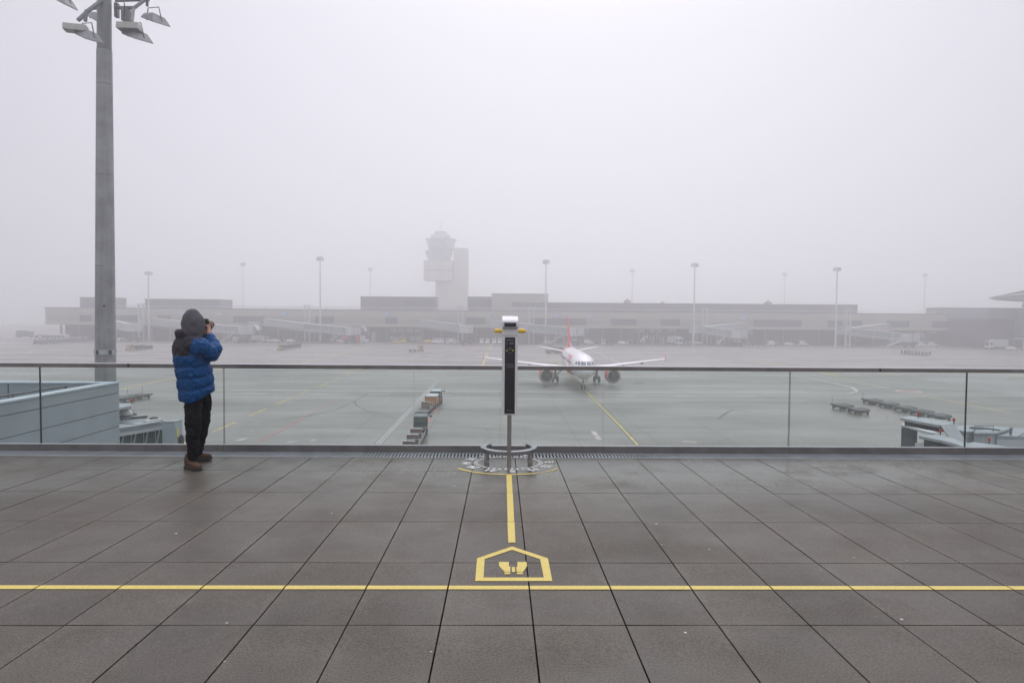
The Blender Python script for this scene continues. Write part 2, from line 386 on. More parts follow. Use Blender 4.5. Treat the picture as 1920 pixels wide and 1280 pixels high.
for a, b, q in (((1540, 699), (1572, 702.5), 'below the rail left of the joint sleeve'), ((1652, 700), (1688, 703.5), 'below the rail right of the joint sleeve'), ((1890, 702.5), (1925, 706), 'at the far right edge'),
          ((118, 687), (158, 688.5), 'beside the concrete mast'), ((540, 684.3), (568, 685), 'left of the dashed line'), ((664, 691.5), (682, 691.8), 'at the head of the dashed line'), ((1056, 693.5), (1078, 693.8), 'under the airliner')):
    strip('apron_marking', [a, b], 1.5, line_yellow, 'short thick yellow bar painted ' + q, .006)
c = gnd(1704, 733.8)
mb = MB(); mb.poly([(c.x + 2 * math.cos(t * .3142), c.y + 2 * math.sin(t * .3142), .012) for t in range(20)])
tag(mb.build('apron_marking', line_white), 'white rim of the round stop marking on the right', 'painted marking', kind='structure')
mb = MB(); mb.poly([(c.x + 1.5 * math.cos(t * .3142), c.y + 1.5 * math.sin(t * .3142), .016) for t in range(20)])
tag(mb.build('apron_marking', line_red), 'red round stop marking on the right of the apron', 'painted marking', kind='structure')
hs_ = []
for k in range(5): hs_.append(((1600 + 22 * k, 756 + 6.5 * k), (1560 + 24 * k + 30, 775 + 4.5 * k)))
strips('apron_marking', hs_, .10, line_red, 'faint red hatching between the two rows of dollies')
strip('tar_line', [(665, 752), (668, 760), (690, 771), (740, 782)], .2, tar, 'curved dark tyre mark left of the baggage trains', .0055)
strip('tar_line', [(690, 737), (665, 752), (630, 768), (580, 779), (500, 790)], .22, tar, 'long curved dark tyre mark across the apron', .0095)
strip('tar_line', [(800, 790), (996, 814), (1100, 826)], .12, tar, 'thin dark joint crossing behind the viewing post', .0055)
strip('tar_line', [(1040, 764), (1080, 766), (1346, 785), (1515, 799), (1700, 810)], .14, tar, 'long thin dark joint on the right half of the apron', .0055)
strip('tar_line', [(1346, 786), (1360, 775), (1372, 769), (1402, 771)], .35, tar, 'bent dark patch of tar on the apron', .0095)
strip('tar_line', [(1189, 718), (1205, 719)], 1.3, mat('oil_stain', (.02, .015, .014), .6), 'small dark oil stain right of the airliner', .0055)
strips('apron_marking', [((1112, 808), (1124, 824)), ((1280, 827), (1306, 829)), ((540, 829), (555, 826.5)), ((445, 826), (462, 821)), ((583, 826), (592, 823.5))], .5, line_pink, 'pale worn scuff patches on the near apron')
strips('apron_marking', [((440, 642.2), (480, 642)), ((600, 642), (660, 642.5)), ((850, 645), (880, 645.5)), ((1440, 652), (1560, 653))], .8, line_red, 'faint red strips along the foot of the pier')
strips('apron_marking', [((46, 661), (66, 655.5)), ((0, 661.5), (18, 662)), ((1150, 667), (1320, 674.5)), ((1320, 674.5), (1388, 674)), ((1095, 650), (1160, 680))], .35, line_white, 'thin white lines far out on the apron')

# ================================================================ the terrace
X0, X1 = -11.315, 11.185
mb = MB(); rows = [8.425, 7.605, 6.595, 5.59, 4.60, 3.615] + [3.615 - k for k in range(1, 9)]
g = .0046
xs = [0.185 + .5 * k for k in range(-23, 23)]
for r in range(len(rows) - 1):
    ya, yb = rows[r + 1] + g, rows[r] - g
    for k in range(len(xs) - 1):
        xa, xb = xs[k] + g, xs[k + 1] - g; h = random.uniform(-.0005, .0005); tl = random.uniform(-.0009, .0009); t2 = random.uniform(-.0007, .0007)
        top = [(xa, ya, tz(ya) + h - tl), (xb, ya, tz(ya) + h + tl), (xb, yb, tz(yb) + h + tl + t2), (xa, yb, tz(yb) + h - tl + t2)]
        mb.hexa([(p[0], p[1], p[2] - .045) for p in top] + top)
tag(mb.build('terrace_floor', slabmat, bevel=0), 'grey brown concrete slab floor of the viewing terrace', 'floor', kind='structure')
mb = MB()
top = [(X0, -5, tz(-5) - .05), (X1, -5, tz(-5) - .05), (X1, 8.75, tz(8.75) - .05), (X0, 8.75, tz(8.75) - .05)]
mb.hexa([(p[0], p[1], 9.6) for p in top] + top)
tag(mb.build('terrace_base', mat('dark_bedding', (.012, .012, .012), .9)), 'dark bedding under the terrace slabs', 'floor', kind='structure')
mb = MB(); mb.span(X0, X1, -5, 8.86, 0, 9.595)
tag(mb.build('terrace_building', paneblue), 'building that carries the viewing terrace', 'building')

# drain grating
dg_ = thing('drain_grating', (0, 0, 0), 0, 'long steel drain grating between the slabs and the glass balustrade', 'grating')
mb = MB(); x = X0
while x < X1:
    mb.hexa([(x, 8.445, tz(8.445) - .025), (x + .021, 8.445, tz(8.445) - .025), (x + .021, 8.735, tz(8.735) - .025), (x, 8.735, tz(8.735) - .025),
             (x, 8.445, tz(8.445) - .003), (x + .021, 8.445, tz(8.445) - .003), (x + .021, 8.735, tz(8.735) - .003), (x, 8.735, tz(8.735) - .003)]); x += .043
mb.build('grating_bars', galv, dg_)
mb = MB()
for ya, yb in ((8.428, 8.4449), (8.7351, 8.755)):
    mb.hexa([(X0, ya, tz(ya) - .03), (X1, ya, tz(ya) - .03), (X1, yb, tz(yb) - .03), (X0, yb, tz(yb) - .03), (X0, ya, tz(ya)), (X1, ya, tz(ya)), (X1, yb, tz(yb)), (X0, yb, tz(yb))])
mb.build('grating_frame', galv, dg_)

# balustrade
RY = 8.80
edgeglint = mat('edge_glint', (.72, .73, .76), .3, .6, var=.05)  # pale colour standing in for sky glare on rail and kerb tops
bal = thing('glass_balustrade', (0, 0, 0), 0, 'frameless glass balustrade with steel handrail along the terrace edge', 'balustrade')
ju = [76, 420, 776, 1131, 1480, 1811]
jx = [atY(u, 760, RY).x for u in ju]
edges = [X0, jx[0] - 4.8, jx[0] - 2.4] + jx + [jx[-1] + 2.4, X1]
KT = 10.318; RT = 11.352
for a, b in zip(edges[:-1], edges[1:]):
    if b - a < .3: continue
    a += .006; b -= .006
    p = MB().hexa([(a, RY - .009, KT - .03), (b, RY - .009, KT - .03), (b, RY + .009, KT - .03), (a, RY + .009, KT - .03),
                   (a, RY - .009, RT - .03), (b, RY - .009, RT - .03), (b, RY + .009, RT - .03), (a, RY + .009, RT - .03)])
    p.m = [1, 1, 0, 1, 0, 1]
    p.build('glass_pane', [paneglass, glassedge], bal)
sl_x = [atY(243, 686, RY).x, atY(1648, 694, RY).x]
cuts = [X0, sl_x[0], sl_x[1], X1]
for a, b in zip(cuts[:-1], cuts[1:]):
    MB().span(a + .012, b - .012, RY - .032, RY + .032, RT - .048, RT).build('handrail', darksteel, bal, bevel=.004)
    MB().span(a + .012, b - .012, RY - .034, RY + .034, RT + .0005, RT + .007).build('rail_glint', edgeglint, bal)  # added strip: painted highlight of the sky along the rail top
for x in sl_x: MB().span(x - .05, x + .05, RY - .029, RY + .029, RT - .045, RT - .003).build('joint_sleeve', black, bal)
kedges = [X0] + [e for e in edges[1:-1]] + [X1]
for a, b in zip(kedges[:-1], kedges[1:]):
    if b - a < .3: continue
    MB().span(a + .0015, b - .0015, 8.765, RY - .013, 10.15, KT).build('base_channel', darksteel, bal, bevel=.003)
    MB().span(a + .0015, b - .0015, 8.763, RY - .0095, KT + .0005, KT + .009).build('kerb_glint', edgeglint, bal)  # added strip with the kerb top's bright reflection put into its colour
MB().span(X0, X1, RY + .013, RY + .06, 10.15, KT - .002).build('base_channel', darksteel, bal, bevel=.003)
for x in jx:
    MB().span(x - .02, x + .02, RY - .0125, RY + .0125, KT - .02, KT + .006).build('pane_clamp', black, bal)

# painted floor marks
def ontile(p, h=.0035): return (p.x, p.y, tz(p.y) + h)
def flatpoly(mb, pts, h=.0035): mb.poly([(x, y, tz(y) + h) for x, y in pts])
YL = 4.145
mb = MB()
for k in range(len(xs) - 1): flatpoly(mb, [(xs[k] + .005, YL - .03), (xs[k + 1] - .005, YL - .03), (xs[k + 1] - .005, YL + .03), (xs[k] + .005, YL + .03)])
tag(mb.build('floor_line', floor_yellow), 'yellow line painted right across the terrace floor', 'painted line', kind='structure')
lx0, lx1 = ter(955, 900).x, ter(959.7, 1018).x
mb = MB(); cutY = [7.43, 6.595, 5.59, 5.03]
for a, b in zip(cutY[:-1], cutY[1:]):
    xa = lx0 + (lx1 - lx0) * (7.43 - a) / 2.4; xb = lx0 + (lx1 - lx0) * (7.43 - b) / 2.4
    flatpoly(mb, [(xb - .027, b + .004), (xb + .027, b + .004), (xa + .029, a - .004), (xa - .029, a - .004)])
tag(mb.build('floor_line', floor_yellow), 'yellow line leading from the house pictogram to the viewing post', 'painted line', kind='structure')
def z4(x, y): p = ter(820 + x * .23431, 820 + y * .23431); return (p.x, p.y)
mb = MB()
oo = [(598, 873), (885, 968), (920, 1150), (303, 1150), (318, 968)]; ii = [(598, 900), (822, 975), (852, 1122), (370, 1122), (378, 975)]
for k in range(5):
    j = (k + 1) % 5; flatpoly(mb, [z4(*oo[j]), z4(*oo[k]), z4(*ii[k]), z4(*ii[j])])
for pl in ([(492, 997), (495, 1030), (538, 1076), (583, 1076), (585, 1037), (572, 1032), (572, 997)], [(538, 1080), (537, 1095), (583, 1095), (583, 1080)],
           [(597, 1037), (597, 1077), (622, 1077), (620, 1037)], [(640, 997), (642, 1032), (632, 1037), (635, 1076), (685, 1076), (718, 1030), (715, 997)], [(637, 1080), (637, 1095), (683, 1095), (685, 1080)]):
    flatpoly(mb, [z4(*q) for q in pl])
tag(mb.build('floor_pictogram', floor_yellow), 'yellow house outline with a pair of binoculars painted on the floor', 'pictogram', kind='structure')
CX, CY_ = .098, 8.09
mb = MB()
def arc(mb, a0, a1, r0_, r1_, n):
    for k in range(n):
        a, b = math.radians(a0 + (a1 - a0) * k / n), math.radians(a0 + (a1 - a0) * (k + 1) / n)
        flatpoly(mb, [(CX + r0_ * math.cos(a), CY_ + r0_ * math.sin(a)), (CX + r1_ * math.cos(a), CY_ + r1_ * math.sin(a)), (CX + r1_ * math.cos(b), CY_ + r1_ * math.sin(b)), (CX + r0_ * math.cos(b), CY_ + r0_ * math.sin(b))])
arc(mb, -150, -63, .645, .685, 30)
a = -62.
while a < -31:
    st = random.choice((.8, 1.1, 1.5)); arc(mb, a, a + st, .648, .682, 1)
    arc(mb, a, a + st + .5, .66, .668, 1); a += st + random.choice((.4, .5, .8))
tag(mb.build('floor_arc', floor_yellow), 'yellow arc painted below the compass dial', 'painted line', kind='structure')
mb = MB(); ROT = 5
for k in range(36):
    a = math.radians(k * 10 + ROT); ca, sa = math.cos(a), math.sin(a)
    flatpoly(mb, [(CX + ca * r_ - sa * t_, CY_ + sa * r_ + ca * t_) for r_, t_ in ((.36, -.017), (.417, -.017), (.417, .017), (.36, .017))])
for b, s in zip(range(0, 360, 30), ['N', '3', '6', 'E', '12', '15', 'S', '21', '24', 'W', '30', '33']):
    a = math.radians(90 + ROT - b); ca, sa = math.cos(a), math.sin(a); V, Fs = text2d(s, .145)
    P = []
    for tx, ty in V:
        rr = .488 + ty; P.append((CX + ca * rr + sa * tx, CY_ + sa * rr - ca * tx))
    lim = 8.424
    mb.add([(p[0], min(p[1], lim) if b not in (0, 30, 330) else p[1], tz(p[1]) + .0036) for p in P], Fs)
tag(mb.build('compass_dial', floor_white), 'white compass dial of ticks and bearings painted round the viewing post', 'compass dial', kind='structure')
mb = MB()
for u, v in [(667, 963), (1230, 982), (1503, 1027), (808, 1222), (1285, 1186), (425, 1168), (421, 1240), (330, 1000), (1509, 961), (1690, 1161), (947, 903), (622, 962), (1330, 1030), (1240, 1021), (1602, 1045), (1700, 1050), (852, 911)]:
    p = ter(u, v); r_ = random.uniform(.004, .011); n_ = 7
    pts = [(p.x + r_ * random.uniform(.6, 1.6) * math.cos(6.283 * q / n_), p.y + r_ * random.uniform(.6, 1) * math.sin(6.283 * q / n_), 0) for q in range(n_)]
    mb.prism([(x, y, tz(y) + .0005) for x, y, _ in pts], (0, 0, .003))
tag(mb.build('floor_litter', sky_dirt), 'tiny pale crumbs scattered on the terrace slabs', 'litter', kind='stuff')

# ================================================================ viewing post
VX, VY = .104, 7.735
vz = tz(VY)
post = thing('viewing_post', (VX, VY, vz), 0, 'white swivelling viewing post with yellow handles and black front panel', 'viewing device')
MB().lathe([(.0235, 0), (.0235, .66)], n=20).build('pole', steel, post, smooth=True)
MB().lathe([(.05, 0), (.05, .006), (.026, .010)], n=20).build('base_flange', steel, post, smooth=True)
body = MB().prism([(-.088, -.02, 0), (-.076, -.052, 0), (.076, -.052, 0), (.088, -.02, 0), (.088, .055, 0), (.07, .07, 0), (-.07, .07, 0), (-.088, .055, 0)], (0, 0, .895))
body.v = [(x, y, z + .625) for x, y, z in body.v]
body.build('post_body', white, post, bevel=.006)
fp = MB().span(-.058, .058, -.0565, -.0525, .64, 1.505).build('front_panel', black, post, bevel=.002)
P_ = -.0578; prt = mat('panel_print_grey', (.16, .16, .17), .5)
def prn(mb, nm='panel_print'): mb.build(nm, prt, fp)
prn(MB().span(-.042, .042, P_, P_ + .001, 1.466, 1.476), 'title_line'); prn(MB().span(-.042, -.03, P_, P_ + .001, 1.428, 1.444), 'text_block'); prn(MB().span(-.005, .042, P_, P_ + .001, 1.428, 1.444), 'text_block')
mb = MB()
for k in range(7):
    a = math.radians(20 + 20 * k + 10); mb.box((.034 * math.cos(a), P_ + .0005, 1.352 + .034 * math.sin(a)), (.008, .001, .005))
prn(mb, 'dashed_ring'); prn(MB().span(-.016, .016, P_, P_ + .001, 1.366, 1.374), 'text_line'); prn(MB().span(-.02, .02, P_, P_ + .001, 1.325, 1.33), 'text_line')
for k in range(3): prn(MB().span(-.042, .042, P_, P_ + .001, 1.20 - k * .007, 1.203 - k * .007), 'text_line')
prn(MB().span(-.028, .042, P_, P_ + .001, 1.165, 1.172), 'text_line'); prn(MB().span(-.03, .03, P_, P_ + .001, .675, .68), 'text_line')
for s in (-1, 1): MB().lathe([(.008, 0), (.008, .001)], (s * .034, P_, 1.355), 'y', 10).build('panel_dot', grip, fp); MB().span(-.042, -.034, P_, P_ + .001, 1.163, 1.174).build('panel_mark', red, fp)
MB().span(-.09, .09, -.056, .073, 1.522, 1.6).build('neck', white, post, bevel=.008)
hd = MB().prism([(-.092, -.075, 1.602), (-.092, -.095, 1.625), (-.092, -.095, 1.682), (-.092, -.075, 1.70), (-.092, .10, 1.745), (-.092, .12, 1.735), (-.092, .12, 1.602)], (.184, 0, 0)).build('head', white, post, bevel=.012)
MB().span(-.066, .066, -.0985, -.0955, 1.622, 1.668).build('viewing_screen', mat('dark_screen', (.012, .012, .03), .12), hd, bevel=.006)
for s in (-1, 1):
    MB().lathe([(.02, 0), (.0225, .01), (.0225, .062), (.019, .078), (.010, .088), (.001, .091)], (s * .09, 0, 1.575), 'x', 18).build('handle', grip, post, smooth=True) if s > 0 else \
        MB().lathe([(.001, -.091), (.010, -.088), (.019, -.078), (.0225, -.062), (.0225, -.01), (.02, 0)], (s * .09, 0, 1.575), 'x', 18).build('handle', grip, post, smooth=True)
ft = thing('footrest', (VX - .002, VY + .30, tz(VY + .3)), 0, 'steel horseshoe footrest on two stubs behind the viewing post', 'footrest')
mb = MB(); rings = []
for k in range(41):
    a = math.radians(140 + 260 * k / 40); ca, sa = math.cos(a), math.sin(a)
    rings.append([(ca * q, sa * q * .93, h + .006) for q, h in ((.268, .155), (.335, .155), (.335, .197), (.325, .203), (.278, .203), (.268, .197))])
mb.loft(rings).build('ring', mat('footrest_steel', (.30, .31, .32), .35, .9, var=.12, scale=9), ft, smooth=True, angle=30)
for s in (-1, 1): MB().lathe([(.034, 0), (.03, .004), (.03, .162)], (s * .262, .15, 0), n=18).build('stub_leg', steel, ft, smooth=True)

# ================================================================ the photographer
pb = ter(361, 879); PX, PY = pb.x, pb.y
fB = Vector((math.sin(math.radians(46)), math.cos(math.radians(46)), 0)); sB = Vector((fB.y, -fB.x, 0))
def ell(c, a, b, h, n=28, f=fB, s=sB, pw=1.0):
    R_ = []
    for k in range(n):
        t = 2 * math.pi * k / n; ct, st = math.cos(t), math.sin(t)
        ct = math.copysign(abs(ct) ** pw, ct); st = math.copysign(abs(st) ** pw, st)
        R_.append(Vector((c[0], c[1], h)) + s * (a * ct) + f * (b * st))
    return R_
def remesh(o, voxel, smooth=6, fac=.5, crease=None):
    r = o.modifiers.new('r', 'REMESH'); r.mode = 'VOXEL'; r.voxel_size = voxel; r.use_smooth_shade = True
    s = o.modifiers.new('s', 'SMOOTH'); s.iterations = smooth; s.factor = fac
    for k, (st, sz) in enumerate(crease or ()):      # cloth creases
        tx_ = bpy.data.textures.new('crease', 'CLOUDS'); tx_.noise_scale = sz; tx_.noise_depth = 3; tx_.noise_type = 'HARD_NOISE'
        d = o.modifiers.new('d', 'DISPLACE'); d.texture = tx_; d.strength = st; d.mid_level = .35; d.texture_coords = 'LOCAL'
    return baked(o)
skin = mat('skin', (.42, .22, .15), .5, var=.08, scale=20)
jblue = mat('jacket_blue', (.002, .058, .19), .55, spec=.2, var=.16, scale=9, bump=.75, bscale=17)
jyoke = mat('jacket_charcoal', (.030, .027, .034), .6, spec=.2, var=.14, scale=9, bump=.7, bscale=17)
hoodm = mat('grey_jersey', (.092, .088, .10), .95, var=.1, scale=60, bump=.4, bscale=160)
trous = mat('dark_trousers', (.007, .007, .011), .9, spec=.2, var=.25, scale=8, bump=.9, bscale=13)
shoem = mat('brown_suede', (.085, .042, .026), .85, var=.2, scale=25)
solem = mat('shoe_sole', (.035, .028, .025), .8)
fH = Vector((.26, .9656, 0)); sH = Vector((fH.y, -fH.x, 0))
HC = Vector((.022, .012, 1.645))
wrR, wrL = Vector((.145, .125, 1.525)), Vector((.035, .255, 1.52))
CAMP = Vector((.068, .208, 1.618))
def capsule(mb, pts, rad, n=10):
    mb.path(pts, rad, n); mb.ball(pts[0], rad[0] if isinstance(rad, list) else rad, 10, 6); mb.ball(pts[-1], rad[-1] if isinstance(rad, list) else rad, 10, 6)
mb = MB()
# head: skull, jaw, nose, brow, ears, neck
mb.ball(HC + Vector((0, 0, .02)), (.085, .085, .105), 18, 12); mb.ball(HC + fH * .03 - Vector((0, 0, .06)), (.058, .058, .06), 14, 9)
mb.path([HC + fH * .075 + Vector((0, 0, .01)), HC + fH * .108 - Vector((0, 0, .028)), HC + fH * .085 - Vector((0, 0, .035))], [.009, .015, .011], 8)
capsule(mb, [HC + fH * .07 + sH * .04 + Vector((0, 0, .03)), HC + fH * .078 + Vector((0, 0, .03)), HC + fH * .07 - sH * .04 + Vector((0, 0, .03))], .011)
capsule(mb, [HC + fH * .08 + sH * .02 - Vector((0, 0, .065)), HC + fH * .087 - Vector((0, 0, .066)), HC + fH * .08 - sH * .02 - Vector((0, 0, .065))], .008)
for s in (-1, 1): mb.ball(HC + sH * (.085 * s) - Vector((0, 0, .005)), (.014, .018, .03), 8, 6)
mb.tube(HC - Vector((0, 0, .06)), Vector((0, .01, 1.42)), .055, .06)
# torso, arms, legs under the clothes
mb.loft([ell((.03, .02), .15, .10, .86), ell((.02, .02), .14, .10, 1.05), ell((.0, .01), .17, .11, 1.25), ell((-.01, .01), .19, .10, 1.40), ell((0, .01), .06, .05, 1.47)])
shR, shL = Vector((.09, -.13, 1.42)), Vector((-.10, .15, 1.42))
elR, elL = Vector((.25, -.02, 1.285)), Vector((.03, .30, 1.28))
for sh, el, wr in ((shR, elR, wrR), (shL, elL, wrL)):
    capsule(mb, [sh, el], [.05, .04]); capsule(mb, [el, wr], [.04, .027])
hipR, knR, anR = Vector((.03, -.03, .88)), Vector((.035, -.05, .49)), Vector((.005, .0, .13))
hipL, knL, anL = Vector((.065, .10, .88)), Vector((.04, .18, .50)), Vector((-.125, .40, .13))
for h_, k_, a_ in ((hipR, knR, anR), (hipL, knL, anL)):
    capsule(mb, [h_, k_], [.08, .052]); capsule(mb, [k_, a_], [.052, .036])
# hands wrapped round the camera body
def hand(wr, side):
    up = Vector((0, 0, 1)); sd_ = sH * side       # side +1 right hand, -1 left hand
    palm = CAMP + sd_ * .062 - fH * .012 - up * .02
    capsule(mb, [wr, wr.lerp(palm, .55)], [.028, .026]); mb.path([wr.lerp(palm, .4), palm, palm + up * .028], [.026, .027, .022], 10)
    if side > 0:
        for k, (ln, zz) in enumerate(((.95, .034), (1, .016), (.95, -.002), (.8, -.019))):
            b0 = palm + up * (zz + .012) + sd_ * .012; b1 = b0 + fH * .034 * ln + sd_ * .006; b2 = b1 + fH * .014 * ln - sd_ * .022 * ln; b3 = b2 - sd_ * .02 * ln - fH * .004
            capsule(mb, [b0, b1, b2, b3], [.0105, .0095, .009, .008], 8)
        t0 = palm - up * .005 - fH * .018; capsule(mb, [t0, t0 - sd_ * .022 + up * .014 - fH * .008, t0 - sd_ * .042 + up * .022 - fH * .004], [.012, .011, .0095], 8)
    else:
        pl = CAMP + fH * .05 - up * .052 - sH * .02
        capsule(mb, [palm, pl], [.025, .024])
        for k in range(4):
            b0 = pl + fH * (.030 - .018 * k) + sH * .005; b1 = b0 + sH * .030 - up * .002; b2 = b1 + sH * .016 + up * .018; b3 = b2 - sH * .003 + up * (.016 + .004 * (k in (1, 2)))
            capsule(mb, [b0, b1, b2, b3], [.0105, .0095, .009, .008], 8)
        t0 = pl - sH * .02 + fH * .008; capsule(mb, [t0, t0 - sH * .02 + up * .022, t0 - sH * .012 + up * .048], [.012, .011, .0095], 8)
hand(wrR, 1); hand(wrL, -1)
person = mb.build('person', skin, None, smooth=True)
remesh(person, .0048, 3)
person.location = (PX, PY, tz(PY)); tag(person, 'person in blue puffer jacket and grey hood photographing over the glass balustrade', 'person')
# jacket: quilted torso and sleeves grown into one surface
mb = MB(); gro = [.80, .915, 1.035, 1.155, 1.285, 1.47]
def prof(h):
    K = [(.80, .232, .185, .045, .03), (.95, .242, .188, .035, .03), (1.10, .248, .186, .012, .025), (1.285, .25, .18, -.02, .015), (1.38, .245, .165, -.035, .01), (1.45, .18, .13, -.045, .01), (1.50, .125, .105, -.045, .01), (1.53, .11, .10, -.04, .012)]
    for p, q in zip(K[:-1], K[1:]):
        if h <= q[0] or q is K[-1]:
            t = (h - p[0]) / (q[0] - p[0]); return [p[i] + (q[i] - p[i]) * t for i in range(1, 5)]
rings = []; NH = 74
rg = random.Random(3); nz = [rg.uniform(0, 6.28) for _ in range(8)]
for k in range(NH + 1):
    h = .80 + .73 * k / NH; a, b, cx_, cy_ = prof(h); q = 0
    for g0, g1 in zip(gro[:-1], gro[1:]):
        if g0 <= h <= g1:
            t = (h - g0) / (g1 - g0); q = (math.sin(math.pi * t) ** .55 if g1 < 1.4 else math.sin(math.pi * t) ** .7 * .6)
    R_ = []
    for i, p in enumerate(ell((cx_, cy_), a, b, h, 64)):
        ang = 2 * math.pi * i / 64
        wob = 1 + .006 * math.sin(3 * ang + nz[0] + h * 9) + .006 * math.sin(7 * ang + nz[1] - h * 14) + .004 * math.sin(13 * ang + nz[2] + h * 25)
        s_ = (.915 + .075 * q) * wob
        d = Vector((p.x - cx_, p.y - cy_, 0)); fr = d.dot(fB)
        lift = .42 * max(-.10, fr + d.dot(sB) * .25) * max(0, 1 - (h - .80) / .55)
        gw = .010 * math.sin(2 * ang + nz[3]) * (1 if .85 < h < 1.28 else 0)
        R_.append((cx_ + d.x * s_, cy_ + d.y * s_, h + lift + gw))
    rings.append(R_)
mb.loft(rings)
# stand-up collar
mb.loft([ell((-.045, .01), .13, .115, 1.46, 40), ell((-.05, .01), .142, .125, 1.50, 40), ell((-.05, .01), .145, .128, 1.535, 40), ell((-.05, .01), .125, .11, 1.565, 40), ell((-.045, .012), .095, .085, 1.572, 40)])
def sleeve(pts, rad, pits):
    P = [Vector(p) for p in pts]; seg = []
    tot = sum((P[i + 1] - P[i]).length for i in range(len(P) - 1)); N = 44; Q = []; Rr = []
    for k in range(N + 1):
        s_ = tot * k / N; acc = 0
        for i in range(len(P) - 1):
            l_ = (P[i + 1] - P[i]).length
            if s_ <= acc + l_ + 1e-6:
                t = (s_ - acc) / l_; p = P[i].lerp(P[i + 1], t); r = rad[i] + (rad[i + 1] - rad[i]) * t; break
            acc += l_
        u = k / N; d = min(abs(u - x) for x in pits)
        Q.append(p); Rr.append(r * (1 - .15 * math.exp(-(d / .035) ** 2)))
    for _ in range(2): Q = [Q[0]] + [(Q[i - 1] + Q[i] * 2 + Q[i + 1]) / 4 for i in range(1, N)] + [Q[-1]]
    mb.path(Q, Rr, 22); mb.ball(Q[0], Rr[0] * .97, 16, 10); mb.ball(Q[-1], Rr[-1] * .9, 14, 8)
sleeve([shR + Vector((-.03, .03, -.02)), shR + Vector((.09, -.02, -.045)), elR + Vector((-.005, 0, .0)), elR + Vector((-.005, .04, .09)), wrR + Vector((.012, -.005, -.035))], [.115, .105, .092, .086, .05], [.30, .55, .72, .87])
sleeve([shL + Vector((.02, -.03, -.02)), shL + Vector((.10, .05, -.06)), elL, elL + Vector((.015, -.03, .10)), wrL + Vector((0, .01, -.03))], [.11, .10, .088, .082, .048], [.30, .55, .72, .87])
jac = mb.build('jacket', [jblue, jyoke], person, smooth=True)
remesh(jac, .0075, 3, .5, ((.022, .10), (.012, .04)))
me = jac.data; me.materials.clear(); me.materials.append(jblue); me.materials.append(jyoke)
for p in me.polygons:
    c = p.center; d = Vector((c.x + .02, c.y - .01, 0)); fr, sr = d.dot(fB), d.dot(sB)
    yoke = c.z > 1.283 + .02 * fr and c.x < .055 + (c.z - 1.283) * .36 and fr < .11
    if c.z > 1.475 and fr < .13: yoke = True
    if (c - wrR).length < .12 or (c - wrL).length < .12: yoke = False
    p.material_index = 1 if yoke else 0; p.use_smooth = True
# small stitched mark on the yoke
# hood
mb = MB(); HK = [(1.46, .105, .10, -.02), (1.50, .112, .115, -.018), (1.54, .116, .122, -.012), (1.60, .122, .130, -.004), (1.66, .115, .128, -.002), (1.70, .102, .114, -.007), (1.735, .084, .094, -.012), (1.765, .061, .068, -.017), (1.785, .036, .04, -.02), (1.797, .010, .011, -.022)]
rings = []
for h, a, b, off in HK:
    R_ = []
    for i, p in enumerate(ell((HC.x, HC.y), a, b, h, 40, fH, sH)):
        d = Vector((p.x - HC.x, p.y - HC.y, 0)); fr = d.dot(fH)
        if fr > .10: d -= fH * (fr - .10) * (.5 if 1.53 < h < 1.74 else .2)
        d += fH * off; fold = 1 + .03 * math.sin(5 * 6.283 * i / 40 + h * 40) * (1 if h < 1.6 else .12)
        R_.append((HC.x + d.x * fold, HC.y + d.y * fold, h))
    rings.append(R_)
mb.loft(rings)
hd_ = mb.build('hood', hoodm, person, smooth=True); sb = hd_.modifiers.new('s', 'SUBSURF'); sb.levels = sb.render_levels = 3
hdsp = bpy.data.textures.new('hood_crease', 'CLOUDS'); hdsp.noise_scale = .09; hdsp.noise_depth = 2
hdm = hd_.modifiers.new('d', 'DISPLACE'); hdm.texture = hdsp; hdm.strength = .022; hdm.mid_level = .5; hdm.texture_coords = 'LOCAL'
# trousers
mb = MB()
def leg(h_, k_, a_, w):
    N = 40; Q = []; R_ = []
    for k in range(N + 1):
        t = k / N; p = h_.lerp(k_, t * 2) if t < .5 else k_.lerp(a_, t * 2 - 1)
        r = .103 + (.084 - .103) * min(1, t * 2) if t < .5 else .082 + (.058 - .082) * (t * 2 - 1)
        r *= 1 + .02 * math.sin(t * 37 + w) + (.05 * math.sin(t * 75 + w) if t > .78 else 0) + (.035 * math.sin(t * 60) if .42 < t < .56 else 0)
        Q.append(p); R_.append(r)
    for _ in range(4): Q = [Q[0]] + [(Q[i - 1] + Q[i] * 2 + Q[i + 1]) / 4 for i in range(1, N)] + [Q[-1]]
    mb.path(Q, R_, 22)
leg(hipR, knR, anR - Vector((0, 0, .03)), 0); leg(hipL, knL, anL - Vector((0, 0, .03)), 2)
mb.loft([ell((.05, .03), .12, .10, .80), ell((.045, .03), .15, .115, .86), ell((.035, .03), .15, .11, .96)])
tr = mb.build('trousers', trous, person, smooth=True); remesh(tr, .0085, 3, .5, ((.035, .12), (.016, .05)))
